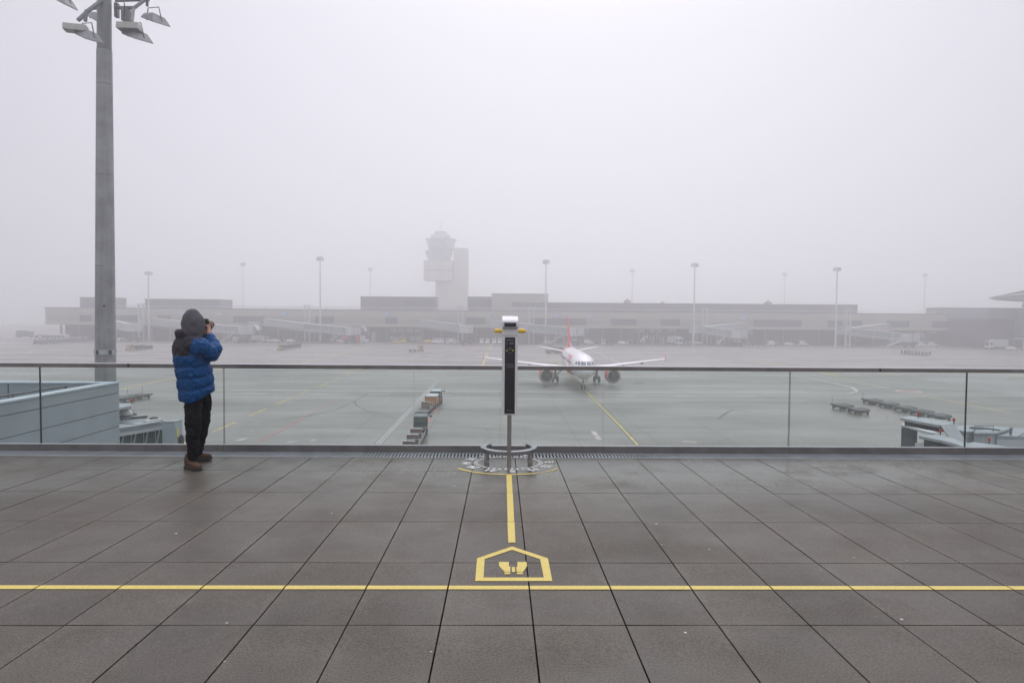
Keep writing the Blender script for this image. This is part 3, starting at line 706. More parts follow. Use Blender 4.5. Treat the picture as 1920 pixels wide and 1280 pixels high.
# shoes
def shoe(heel, toe):
    d = (toe - heel); L_ = d.length; d.normalize(); q = Vector((-d.y, d.x, 0)); mb = MB(); rings = []
    for t, wd, ht in ((0, .022, .075), (.04, .036, .15), (.14, .043, .165), (.30, .042, .160), (.44, .041, .09), (.60, .047, .072), (.76, .05, .062), (.90, .042, .052), (.98, .024, .04), (1.0, .010, .03)):
        c = heel + d * (L_ * t); ring = []
        for k in range(16):
            a = 2 * math.pi * k / 16; ca, sa = math.cos(a), math.sin(a)
            ring.append(c + q * wd * math.copysign(abs(ca) ** .7, ca) + Vector((0, 0, .018 + ht * .5 + (ht * .5) * sa)))
        rings.append(ring)
    o = mb.loft(rings).build('shoe', shoem, person, smooth=True); s = o.modifiers.new('s', 'SUBSURF'); s.levels = s.render_levels = 1
    mb = MB(); rings = []
    for z, k_ in ((.0, .96), (.008, 1.04), (.028, 1.03), (.034, .9)):
        ring = []
        for t, wd in ((0, .024), (.05, .037), (.2, .041), (.45, .042), (.62, .05), (.78, .052), (.92, .042), (1, .018)): ring.append((t, wd))
        pts = [(t, wd) for t, wd in ring] + [(t, -wd) for t, wd in reversed(ring)]
        rings.append([heel + d * (L_ * (.5 + (t - .5) * (1.02 if k_ > 1 else 1))) + q * (wd * k_) + Vector((0, 0, z)) for t, wd in pts])
    mb.loft(rings).build('sole', solem, o, smooth=True)
shoe(Vector((-.095, .055, 0)), Vector((.118, -.085, 0))); shoe(Vector((-.19, .34, 0)), Vector((-.02, .545, 0)))
# the camera he holds
cz = Vector((PX, PY, tz(PY)))
pc = thing('camera', cz + CAMP, 0, 'black camera held up to the face of the photographer', 'camera')
mb = MB()
def cbox(mb, c, w_, d_, h_):
    P = []
    for z in (-h_ / 2, h_ / 2):
        for x, y in ((-w_ / 2, -d_ / 2), (w_ / 2, -d_ / 2), (w_ / 2, d_ / 2), (-w_ / 2, d_ / 2)): P.append(c + sH * x + fH * y + Vector((0, 0, z)))
    mb.hexa(P)
cbox(mb, Vector((0, 0, 0)), .135, .05, .085); cbox(mb, Vector((0, 0, .054)) + fH * .004, .055, .055, .03); cbox(mb, sH * .056 + fH * .016, .03, .05, .085)
mb.build('camera_body', black, pc, bevel=.008)
MB().path([fH * .024, fH * .05, fH * .115, fH * .12], [.037, .036, .034, .03], 18).build('lens', black, pc, smooth=True)
MB().path([sH * .07 + Vector((0, 0, .03)), sH * .10 - Vector((0, 0, .02)) - fH * .02, sH * .095 - Vector((0, 0, .08)) - fH * .04, sH * .03 - Vector((0, 0, .13)) - fH * .09], .006, 6).build('strap', black, pc)

# ================================================================ concrete light mast
MY = 30.0
def mp(u, v, Y=MY): return atY(u, v, Y)
mb0 = mp(198, 700); mx_, my_ = mb0.x, MY
mast = thing('light_mast', (mx_, my_, 0), 0, 'tall weathered concrete floodlight mast behind the blue grey parapet', 'light mast')
def mast_mat():
    m = mat('mast_concrete', (.29, .30, .30), .8, var=.12, scale=1.1, bump=.3, bscale=12); n = m.node_tree.nodes; L = m.node_tree.links
    tc = n['Texture Coordinate']; mpn = n.new('ShaderNodeMapping'); mpn.inputs['Scale'].default_value = (5, 5, .22); L.new(tc.outputs['Object'], mpn.inputs['Vector'])
    z = n.new('ShaderNodeTexNoise'); z.inputs['Scale'].default_value = 1; z.inputs['Detail'].default_value = 8; L.new(mpn.outputs[0], z.inputs['Vector'])
    mp2 = n.new('ShaderNodeMapping'); mp2.inputs['Scale'].default_value = (1.1, 1.1, 1.6); L.new(tc.outputs['Object'], mp2.inputs['Vector'])
    z2 = n.new('ShaderNodeTexNoise'); z2.inputs['Scale'].default_value = 1.3; z2.inputs['Detail'].default_value = 7; L.new(mp2.outputs[0], z2.inputs['Vector'])
    ad = n.new('ShaderNodeMath'); ad.operation = 'ADD'; L.new(z.outputs['Fac'], ad.inputs[0]); L.new(z2.outputs['Fac'], ad.inputs[1])
    mr = n.new('ShaderNodeMapRange'); mr.inputs[1].default_value = .75; mr.inputs[2].default_value = 1.25; mr.inputs[3].default_value = .80; mr.inputs[4].default_value = 1.16; L.new(ad.outputs[0], mr.inputs[0])
    vm = n['Vector Math']; vm2 = n.new('ShaderNodeVectorMath'); vm2.operation = 'SCALE'; L.new(vm.outputs[0], vm2.inputs[0]); L.new(mr.outputs[0], vm2.inputs['Scale'])
    L.new(vm2.outputs[0], n['Principled BSDF'].inputs['Base Color']); return m
px_m = 1280 / 30.0
def hz(v): return mp(198, v).z
LEAN = .0118       # the mast stands a little out of plumb
def lean(mb):
    mb.v = [(x + LEAN * max(0, z - hz(660)), y, z) for x, y, z in mb.v]; return mb
mb = MB(); mb.lathe([(.43, 0), (.41, hz(690)), (.345, hz(330)), (.30, hz(95))], n=40); lean(mb)
ms_ = mb.build('mast_shaft', mast_mat(), mast, smooth=True)
for v_ in (160, 330, 500): k_ = (v_ - 95) / (690 - 95); q_ = .30 + .11 * k_ + .002; lean(MB().lathe([(q_, hz(v_)), (q_, hz(v_) + .03)], n=40)).build('casting_seam', greymetal, ms_, smooth=True)
topx = mp(203, 60).x - mx_
sh_ = lean(MB().lathe([(.285, hz(96)), (.275, hz(-20)), (.265, hz(-160))], n=40))
sh_.build('mast_top', mat('grey_mast_tube', (.20, .21, .215), .5, .2), mast, smooth=True)
mb = MB(); mb.lathe([(.415, hz(664)), (.435, hz(664)), (.435, hz(656)), (.415, hz(656))], n=40); mb.lathe([(.42, hz(656)), (.448, hz(656)), (.448, hz(654.8)), (.42, hz(654.8))], n=40)
mb.build('steel_band', galv, mast, smooth=True)
for u in (183, 206.5):
    p = mp(u, 660, 29.585); MB().box((p.x - mx_, p.y - my_, p.z), (.10, .06, .18)).build('band_clamp', darkgrey, mast)
p = mp(188, 590, 29.64); mb = MB(); mb.box((p.x - mx_, p.y - my_ + .02, p.z), (.12, .05, .55)); mb.build('cable_cover', greymetal, mast, bevel=.01)
p = mp(195.5, 573.5, 29.63); MB().ball((p.x - mx_, p.y - my_, p.z), .05).build('hole_plug', darkgrey, mast)
# ring of lamps
lampgrey = mat('lamp_housing', (.27, .28, .285), .5, .2)
def flood(u, v, Y, wdt, yaw, kind):
    p = mp(u, v, Y); c = Vector((p.x - mx_, p.y - my_, p.z)); cs, sn = math.cos(yaw), math.sin(yaw)
    def T(x, y, z): return (c.x + x * cs - y * sn, c.y + x * sn + y * cs, c.z + z)
    W = wdt / 2
    if kind == 'big':
        low = [T(-W, -.36, .1), T(W * .3, -.42, -.18), T(W, .3, -.16), T(-W * .25, .40, .1)]
        up = [T(-W * .85, -.22, .32), T(W * .05, -.26, .30), T(W * .55, .2, .22), T(-W * .2, .25, .34)]
        h = MB().hexa(low + up).build('floodlight', lampgrey, mast, bevel=.03)
        lo2 = [Vector(q) - Vector((0, 0, .015)) for q in low]; ctr = sum(lo2, Vector()) / 4
        lo2 = [ctr + (q - ctr) * .9 for q in lo2]
        MB().prism(lo2, (0, 0, .03)).build('lamp_glass', lampglass, h)
        MB().path([T(-W * .9, 0, .1), T(-W * .75, 0, .62), T(W * .25, 0, .62), T(W * .55, 0, -.02)], .025, 8).build('bracket', greymetal, h)
    else:
        low = [T(-W, -.22, -.12), T(W, -.22, -.12), T(W, .22, -.12), T(-W, .22, -.12)]; up = [T(-W * .98, -.2, .14), T(W * .98, -.2, .14), T(W * .98, .2, .14), T(-W * .98, .2, .14)]
        h = MB().hexa(low + up).build('floodlight', mat('cream_panel', (.42, .42, .38), .5), mast, bevel=.02)
        MB().span(-W * .9, W * .9, -.18, .18, -.14, -.121).build('lamp_glass', lampglass, h)
        g_ = h.children[0]; g_.location = c; g_.rotation_euler = (0, 0, yaw)
flood(142, 54, 28.6, .85, .25, 'flat'); flood(168, 72, 28.8, .88, -.2, 'big'); flood(184, 40, 31.4, .75, .2, 'big'); flood(242, 51, 28.6, .86, .05, 'flat'); flood(259, 72, 28.9, 1.05, -.2, 'big'); flood(293, 41, 30.8, 1.05, -.2, 'big'); flood(120, 6, 30.5, 1., .3, 'big')
mb = MB()
def Lp(u, v, Y): q = mp(u, v, Y); return (q.x - mx_, q.y - my_, q.z)
mb.path([Lp(147, 38, 28.7), Lp(166, 20, 29.1), Lp(190, 2, 29.7)], .085, 12); mb.path([Lp(160, 40, 28.9), Lp(162, 20, 29)], .07, 10)
mb.path([Lp(173, 16, 30.5), Lp(192, 15, 30.1)], .07, 10); mb.path([Lp(216, 15, 30), Lp(252, 15, 29.6), Lp(277, -4, 30.3)], .075, 12)
mb.path([Lp(247, 42, 28.9), Lp(250, 17, 29.4)], .07, 10); mb.path([Lp(268, 0, 30.2), Lp(300, -12, 30.6)], .07, 10); mb.path([Lp(276, 12, 30.3), Lp(276, -6, 30.3)], .06, 8)
mb.path([Lp(216, 2, 30), Lp(280, 0, 30.2)], .06, 10)
mb.build('lamp_arm', greymetal, mast, smooth=True)
MB().box(Lp(236, 28, 29.8), (.30, .26, .55)).build('ballast_box', greymetal, mast, bevel=.02); MB().box(Lp(219, 20, 30.2), (.15, .2, .6)).build('ballast_box', greymetal, mast, bevel=.02)
MB().path([Lp(231, 2, 29.7), Lp(233.5, 8, 29.6), Lp(232, 34, 29.5), Lp(240, 42, 29.2)], .02, 6).build('cable', black, mast)

# ================================================================ blue grey rooftop parapet, lower left
corner = atY(223, 717, 24.0)
BX, BZ = corner.x, corner.z
par = thing('parapet_building', (BX, 24.0, 0), 0, 'blue grey panelled roof parapet at the lower left behind the glass', 'building')
T_ = .34
mb = MB(); zs = [0, BZ - 2.5]; 
seams = [BZ - 2.42, BZ - 1.52, BZ - .93, BZ - .33]
jz = [0] + [BZ - 3.3, BZ - 2.7, BZ - 2.1, BZ - 1.52, BZ - .96, BZ - .35] + [BZ - .02]
jy = [-21, -14, -8.1, -7.0, 0]
mb.span(-T_ + .02, -.02, -21, -.02, 0, BZ - .02, 1)
for a, b in zip(jz[:-1], jz[1:]): mb.span(-.02, 0, -21, -8.35, a + .012, b - .012); mb.span(-.02, 0, -8.335, 0, a + .012, b - .012)
mb.build('side_wall', [paneblue, paneldark], par)
mb = MB(); mb.span(-14, -.36, -T_, 0, 0, BZ - .02); mb.build('far_wall', paneblue, par)
mb = MB(); mb.span(-14, -T_ - .02, -21, -T_ - .01, 0, BZ - 1.15); mb.build('flat_roof', mat('roof_gravel', (.16, .18, .19), .85, bump=.3), par)
mb = MB(); mb.span(-T_ - .03, .03, -21, .03, BZ - .019, BZ + .03); mb.span(-14, -T_ - .031, -T_ - .03, .03, BZ - .019, BZ + .03)
mb.build('coping', mat('coping_metal', (.46, .53, .58), .4, .2), par)
mb = MB()
mb.tube((-1.4, -17, BZ - .05), (-1.4, -.7, BZ - .05), .035, n=8); mb.tube((-1.4, -.7, BZ - .05), (-1.4, -.7, BZ - 1.15), .035, n=8)
for y in (-14, -11, -8.4, -5.8, -3.2): mb.tube((-1.4, y, BZ - 1.15), (-1.4, y, BZ - .05), .028, n=8)
mb.build('roof_rail', greymetal, par)
mb = MB()
for x in (-3.6, -4.4, -7): mb.span(x, x + .03, -T_ - .012, -T_ - .002, BZ - 1.1, BZ - .03)
mb.span(-14, -.4, -T_ - .012, -T_ - .002, BZ - .62, BZ - .59)
mb.build('wall_joint', paneldark, par)

# ================================================================ airliner (local: x sideways, y towards the tail, z up)
pl = thing('airliner', (13.55, 106.5, 0), -.012, 'white twin engined airliner with red tail fin facing the terrace', 'airliner')
FK = [(0, .05, 3.30), (.12, .32, 3.31), (.4, .62, 3.34), (.8, .88, 3.38), (1.4, 1.15, 3.44), (2.1, 1.40, 3.52), (2.9, 1.60, 3.61), (3.8, 1.77, 3.70), (5, 1.90, 3.77), (6.5, 1.96, 3.81), (8, 1.975, 3.82),
      (26, 1.975, 3.82), (28.5, 1.86, 3.93), (31, 1.58, 4.16), (33.5, 1.15, 4.52), (35.5, .72, 4.86), (37, .36, 5.1), (37.5, .14, 5.18)]
def fus(s):
    for p, q in zip(FK[:-1], FK[1:]):
        if s <= q[0]:
            t = (s - p[0]) / (q[0] - p[0]); return p[1] + (q[1] - p[1]) * t, p[2] + (q[2] - p[2]) * t
    return FK[-1][1], FK[-1][2]
VR = 1.045
mb = MB(); NS = 48; SS = sorted(set([k[0] for k in FK] + [8 + 1.5 * k for k in range(13)] + [.25, .6, 1.1, 1.75, 2.5, 3.3, 4.4, 5.7]))
rings = []
for s in SS:
    r, zc = fus(s); rings.append([(r * math.sin(2 * math.pi * k / NS), s, zc + r * VR * math.cos(2 * math.pi * k / NS)) for k in range(NS)])
mb.loft(rings)
for i, f in enumerate(mb.f):
    if len(f) == 4:
        zz = sum(mb.v[k][2] for k in f) / 4; yy = sum(mb.v[k][1] for k in f) / 4; r, zc = fus(yy)
        if zz < zc - r * VR * (.93 if yy < 20 else .6) and yy > 2.6: mb.m[i] = 1
        if yy > 30.5 + (zz - zc) * -.9: mb.m[i] = 1
fo = mb.build('fuselage', [plane_white, plane_red], pl, smooth=True)
def on_fus(x, z, off=.02):        # the nose surface in front of a point of the front view
    lo, hi = 0, 9
    for _ in range(40):
        m_ = (lo + hi) / 2; r, zc = fus(m_)
        if (x / r) ** 2 + ((z - zc) / (r * VR)) ** 2 > 1: lo = m_
        else: hi = m_
    return (x * 1.008, hi - off, z)
mb = MB()
for s in (-1, 1):
    for q in ([(.06, 4.30), (.80, 4.27), (.76, 4.80), (.06, 4.83)], [(.91, 4.27), (1.26, 4.30), (1.14, 4.77), (.87, 4.80)], [(1.35, 4.31), (1.58, 4.36), (1.40, 4.72), (1.24, 4.76)]):
        N = 4; g_ = [[None] * (N + 1) for _ in range(N + 1)]
        for i in range(N + 1):
            for j in range(N + 1):
                a, b = i / N, j / N
                x = (q[0][0] * (1 - a) + q[1][0] * a) * (1 - b) + (q[3][0] * (1 - a) + q[2][0] * a) * b
                z = (q[0][1] * (1 - a) + q[1][1] * a) * (1 - b) + (q[3][1] * (1 - a) + q[2][1] * a) * b
                g_[i][j] = on_fus(s * x, z, .03)
        for i in range(N):
            for j in range(N): mb.poly([g_[i][j], g_[i + 1][j], g_[i + 1][j + 1], g_[i][j + 1]])
mb.build('cockpit_window', cockpit, fo, smooth=True)
def side(s, th_, off=.012):
    r, zc = fus(s); return ((r + off) * math.sin(th_), s, zc + (r + off) * VR * math.cos(th_))
for sg in (-1, 1):
    for k in range(44):
        s = 6.6 + .53 * k
        if k in (17, 18, 19): continue
        MB().poly([side(s, sg * 1.46), side(s + .25, sg * 1.46), side(s + .25, sg * 1.30), side(s, sg * 1.30)]).build('cabin_window', cabinwin, fo)
for sg in (-1, 1):
    mb = MB(); s0, s1, t0, t1 = 5.05, 5.95, 1.08, 1.95
    for a0, a1, b0, b1 in ((s0, s0 + .05, t0, t1), (s1 - .05, s1, t0, t1), (s0, s1, t0, t0 + .03), (s0, s1, t1 - .03, t1)):
        mb.poly([side(a0, sg * b0), side(a1, sg * b0), side(a1, sg * (b0 + b1) / 2), side(a0, sg * (b0 + b1) / 2)]); mb.poly([side(a0, sg * (b0 + b1) / 2), side(a1, sg * (b0 + b1) / 2), side(a1, sg * b1), side(a0, sg * b1)])
    mb.build('door', greymetal, fo)
for sg in (-1, 1):
    V, Fs = text2d('airberlin', 2.1); P = []
    for x, y in V: P.append(side(12.5 + x * (1 if sg < 0 else -1) * -1 * (1 if sg < 0 else 1) if False else (12.5 - x if sg > 0 else 12.5 + x) , sg * (1.02 - y / 1.98), .016))
    MB().add(P, Fs).build('lettering', plane_red, fo)
    V, Fs = text2d('airberlin.com', .75); P = [side((10.2 - x if sg > 0 else 10.2 + x), sg * (1.72 - y / 1.98), .016) for x, y in V]
    MB().add(P, Fs).build('lettering', plane_red, fo)
def foil(chord, tc, n=14):
    U = []
    for k in range(n + 1):
        x = (1 - math.cos(math.pi * k / n)) / 2; t = 5 * tc * (.2969 * math.sqrt(x) - .126 * x - .3516 * x * x + .2843 * x ** 3 - .1036 * x ** 4); U.append((x, t))
    return [(x * chord, t * chord) for x, t in U] + [(x * chord, -t * chord * .7) for x, t in reversed(U[1:-1])]
for sg in (-1, 1):
    rings = []
    for x, y, ch, z, tc in ((1.2, 11.2, 7.2, 2.75, .13), (2.2, 11.9, 6.4, 2.85, .13), (6.4, 14.2, 4.0, 3.27, .12), (12, 16.9, 2.7, 3.8, .11), (16.9, 19.3, 1.55, 4.28, .10)):
        rings.append([(sg * x, y + a, z + b) for a, b in foil(ch, tc)])
    wg = MB().loft(rings).build('wing', plane_white, pl, smooth=True)
    MB().prism([(sg * 16.9, 19.5, 4.3), (sg * 17.02, 20.6, 4.75), (sg * 17.02, 21.2, 4.7), (sg * 16.95, 20.9, 4.3), (sg * 17.02, 21.1, 3.85), (sg * 17.02, 20.6, 3.85)], (sg * .06, 0, 0)).build('wingtip_fence', plane_red, wg)
    for x, y, z in ((4.6, 17.1, 2.75), (8.6, 17.6, 3.2), (12.2, 19.0, 3.55)): MB().ball((sg * x, y, z), (.2, 1.7, .28), 10, 6).build('flap_fairing', lightgrey, wg, smooth=True)
    rings = [[(sg * x, y + a, z + b) for a, b in foil(ch, .1)] for x, y, ch, z in ((.5, 31.4, 3.7, 4.75), (6.2, 35.0, 1.5, 5.75))]
    MB().loft(rings).build('tailplane', plane_white, pl, smooth=True)
    ex, ez = sg * 5.75, 1.78
    en = MB().lathe([(.98, 10.3), (1.06, 10.02), (1.16, 10.06), (1.27, 10.4), (1.34, 11.2), (1.30, 12.3), (1.1, 13.3), (.95, 13.9), (.85, 13.9)], (ex, 0, ez), 'y', 36, cap=False).build('engine', plane_red, pl, smooth=True)
    MB().lathe([(.97, 10.6), (.985, 10.2), (1.06, 9.99), (1.15, 10.04), (1.175, 10.14)], (ex, 0, ez), 'y', 36, cap=False).build('inlet_lip', lip, en, smooth=True)
    mb = MB(); mb.lathe([(.985, 10.95), (.985, 11.0)], (ex, 0, ez), 'y', 30); mb.lathe([(.99, 10.3), (.98, 11.)], (ex, 0, ez), 'y', 30, cap=False)
    for k in range(24):
        a = 2 * math.pi * k / 24; ca, sa = math.cos(a), math.sin(a); cb, sb_ = math.cos(a + .2), math.sin(a + .2)
        mb.poly([(ex + .25 * sa, 10.92, ez + .25 * ca), (ex + .96 * sa, 10.92, ez + .96 * ca), (ex + .96 * sb_, 10.78, ez + .96 * cb), (ex + .25 * sb_, 10.80, ez + .25 * cb)])
    mb.build('fan', fanmat, en)
    MB().lathe([(.01, 10.45), (.12, 10.55), (.24, 10.78)], (ex, 0, ez), 'y', 16).build('spinner', greymetal, en, smooth=True)
    MB().prism([(ex - .15, 11.2, ez + 1.0), (ex - .15, 14.2, ez + .8), (ex - .15, 16.2, ez + 1.15), (ex - .15, 13.5, ez + 1.55)], (.3, 0, 0)).build('pylon', plane_white, en, bevel=.04)
    lg = MB().path([(sg * 3.8, 17.7, .62), (sg * 3.75, 17.6, 2.7)], .21, 12)
    lg.tube((sg * 3.8, 17.65, 1.1), (sg * 2.3, 17.4, 2.6), .1, n=8).tube((sg * 3.3, 17.7, .585), (sg * 4.3, 17.7, .585), .1, n=8)
    lo = lg.build('landing_gear', greymetal, pl, smooth=True)
    for d in (-.43, .43):
        MB().lathe([(.3, -.19), (.5, -.2), (.57, -.13), (.585, 0), (.57, .13), (.5, .2), (.3, .19)], (sg * 3.8 + d, 17.7, .585), 'x', 24).build('wheel', rubber, lo, smooth=True)
MB().ball((0, 15.5, 2.25), (1.9, 5.6, .75), 18, 10).build('belly_fairing', plane_red, pl, smooth=True)
rings = []
for z, y, ch, t in ((5.1, 28.9, 6.9, .095), (6.2, 30.3, 5.6, .095), (11.5, 34.5, 2.35, .09), (11.76, 34.9, 1.8, .07)): rings.append([(b, y + a, z) for a, b in foil(ch, t)])
fn = MB().loft(rings)
for i, f in enumerate(fn.f):
    if len(f) == 4:
        q = [fn.v[k] for k in f]
        if sum(k[0] for k in q) > .03 and False: fn.m[i] = 0
        k0 = i % 26
        fn.m[i] = 0 if (k0 in (0, 1, 2, 23, 24, 25) and False) else 1
fn.build('tail_fin', [plane_white, plane_red], pl, smooth=True)
MB().prism([(0, 25.4, 5.75), (0, 29.2, 6.35), (0, 31.0, 6.9), (0, 30.2, 5.7)], (.07, 0, 0)).build('dorsal_fin', plane_white, pl)
ng = MB().path([(0, 5.07, .4), (0, 5.0, 2.3)], .09, 12); ng.tube((0, 5.05, 1.0), (0, 6.4, 2.1), .05, n=8).tube((-.28, 5.07, .385), (.28, 5.07, .385), .07, n=8)
no = ng.build('landing_gear', lightgrey, pl, smooth=True)
for d in (-.25, .25): MB().lathe([(.2, -.1), (.34, -.11), (.385, -.05), (.385, .05), (.34, .11), (.2, .1)], (d, 5.07, .385), 'x', 20).build('wheel', rubber, no, smooth=True)
for s in (-1, 1): MB().prism([(s * .42, 4.3, 1.78), (s * .42, 6.2, 1.74), (s * .52, 6.2, 1.25), (s * .52, 4.3, 1.3)], (.03, 0, 0)).build('gear_door', plane_white, no)
MB().path([(0, 5.0, 1.32), (0, 4.88, 1.32)], .13, 12).build('taxi_light', lampglass, no)

# ================================================================ ground vehicles and carts (local x = forward)
def wheels(par, xs_, hw, r, wd=.2):
    for x in xs_:
        for s in (-1, 1): MB().lathe([(r * .6, -wd / 2), (r, -wd * .42), (r, wd * .42), (r * .6, wd / 2)], (x, s * (hw - wd / 2), r), 'y', 14).build('wheel', rubber, par, smooth=True)
def G(u, v):
    p = gnd(u, v)
    if p.y > 291 and u > 60: p = atY(u, v, 291)      # parked in front of the pier
    return (p.x, p.y, 0)
def heading(a, b):
    A, B = gnd(*a), gnd(*b); return math.atan2(B.y - A.y, B.x - A.x)

darkpane = mat('dark_rear_pane', (.05, .085, .078), .6, spec=.3)
def make_cart(loc, rz, label, group, panel, roofm, roof=True):
    t = thing('baggage_cart', loc, rz, label, 'baggage cart', group)
    MB().span(-1.3, 1.3, -.72, .72, .42, .54).build('deck', deckmat, t, bevel=.02)
    if roof == 'hood':          # upright rear board with a short hood over it
        MB().span(-1.3, -1.24, -.52, .52, .541, 1.34).build('end_panel', panel, t)
        MB().hexa([(-1.34, -.54, 1.341), (-1.05, -.54, 1.341), (-1.05, .54, 1.341), (-1.34, .54, 1.341), (-1.32, -.52, 1.385), (-1.07, -.52, 1.385), (-1.07, .52, 1.385), (-1.32, .52, 1.385)]).build('hood', roofm, t, bevel=.03)
        mb = MB()
        for s in (-1, 1): mb.path([(-1.07, s * .5, .54), (-1.07, s * .5, 1.34)], .025, 6); mb.path([(-1.2, s * .69, .54), (-1.2, s * .69, .78), (1.25, s * .69, .78), (1.25, s * .69, .54)], .02, 6)
        mb.path([(1.25, -.68, .54), (1.25, -.68, 1.05), (1.25, .68, 1.05), (1.25, .68, .54)], .025, 6)
        mb.build('side_rail', galv, t)
    elif roof:
        MB().span(-1.3, -1.24, -.7, .7, .541, 1.62).build('end_panel', panel, t); MB().span(1.24, 1.3, -.7, .7, .541, 1.62).build('end_panel', panel, t)
        MB().hexa([(-1.36, -.76, 1.62), (1.36, -.76, 1.62), (1.36, .76, 1.62), (-1.36, .76, 1.62), (-1.3, -.6, 1.72), (1.3, -.6, 1.72), (1.3, .6, 1.72), (-1.3, .6, 1.72)]).build('roof', roofm, t)
    else:
        mb = MB()
        for x in (-1.27, 1.27): mb.path([(x, -.68, .54), (x, -.68, 1.0), (x, .68, 1.0), (x, .68, .54)], .02, 6)
        mb.build('end_rail', galv, t)
    MB().path([(1.3, 0, .45), (2.0, 0, .38)], .035, 6).build('drawbar', darkgrey, t)
    wheels(t, (-.95, .95), .68, .2, .14); return t
def make_dolly(loc, rz, label, group, brake=True):
    t = thing('cargo_dolly', loc, rz, label, 'cargo dolly', group)
    mb = MB(); mb.hexa([(-1.65, -1.1, .46), (1.25, -1.1, .46), (1.25, 1.1, .46), (-1.65, 1.1, .46), (-1.65, -1.1, .58), (1.25, -1.1, .58), (1.25, 1.1, .58), (-1.65, 1.1, .58)])
    mb.prism([(1.25, -1.1, .46), (1.7, -.5, .46), (1.7, .5, .46), (1.25, 1.1, .46)], (0, 0, .12)); mb.build('deck', darkgrey, t, bevel=.02)
    mb = MB()
    for k in range(13): mb.tube((-1.55 + .22 * k, -1., .61), (-1.55 + .22 * k, 1., .61), .045, n=8)
    mb.build('rollers', greymetal, t); mb = MB()
    for s in (-1, 1): mb.span(-1.65, 1.25, s * 1.1 - .04, s * 1.1 + .04, .582, .68)
    mb.build('side_guide', darkgrey, t)
    mb = MB(); mb.span(-1.2, -.9, -.8, .8, .2, .455); mb.span(.75, 1.05, -.8, .8, .2, .455); mb.build('axle_frame', darkgrey, t)
    MB().path([(1.7, 0, .48), (2.5, 0, .4)], .045, 6).build('drawbar', darkgrey, t)
    if brake: MB().path([(-1.6, -.8, .58), (-1.65, -.8, 1.55)], .03, 6).build('brake_lever', darkgrey, t)
    wheels(t, (-1.05, .9), 1.0, .23, .18); t.scale = (.80, .86, 1); return t
def no_lever(o):
    for c in kids(o):
        if c.name.startswith('brake_lever'): bpy.data.objects.remove(c)
    return o
def make_tractor(loc, rz, label, bodym, roofm, group=None):
    t = thing('tow_tractor', loc, rz, label, 'tow tractor', group)
    b = MB(); b.hexa([(-1.35, -.68, .3), (1.5, -.68, .3), (1.5, .68, .3), (-1.35, .68, .3), (-1.35, -.68, .95), (1.5, -.62, .9), (1.5, .62, .9), (-1.35, .68, .95)])
    b.build('body', bodym, t, bevel=.06)
    mb = MB()
    for x, z in ((-.95, 1.0), (.55, 1.0)):
        for s in (-1, 1): mb.tube((x, s * .63, .9), (x * .92, s * .6, 1.86), .07, n=8)
    mb.span(-.96, -.935, -.6, .6, .95, 1.38); mb.build('cab_frame', bodym, t)
    MB().hexa([(-1.1, -.7, 1.86), (.75, -.7, 1.86), (.75, .7, 1.86), (-1.1, .7, 1.86), (-1.0, -.62, 1.97), (.65, -.62, 1.97), (.65, .62, 1.97), (-1.0, .62, 1.97)]).build('roof', roofm, t, bevel=.02)
    MB().poly([(-.93, -.56, 1.40), (-.93, .56, 1.40), (-.88, .54, 1.84), (-.88, -.54, 1.84)]).build('rear_window', darkpane, t)
    MB().poly([(.55, -.56, .98), (.55, .56, .98), (.51, .54, 1.84), (.51, -.54, 1.84)]).build('windscreen', tunnelglass, t)
    MB().span(-.6, -.2, -.45, .45, .951, 1.35).build('seat', black, t, bevel=.05)
    MB().span(-1.365, -1.351, -.3, .3, 1.02 - .4, 1.16 - .4).build('number_plate', lightgrey, t)
    for s in (-1, 1): MB().span(-1.375, -1.351, s * .52 - .09, s * .52 + .09, .72, .86).build('tail_lamp', red, t)
    MB().span(-1.0, .6, -.70, -.681, .55, .8).build('side_stripe', orange, t)
    mb = MB(); mb.tube((.45, -.7, 1.75), (.45, -.95, 1.75), .02, n=6); mb.box((.45, -1.0, 1.72), (.06, .16, .22)); mb.build('mirror', black, t)
    wheels(t, (-.85, .95), .68, .33, .22); return t
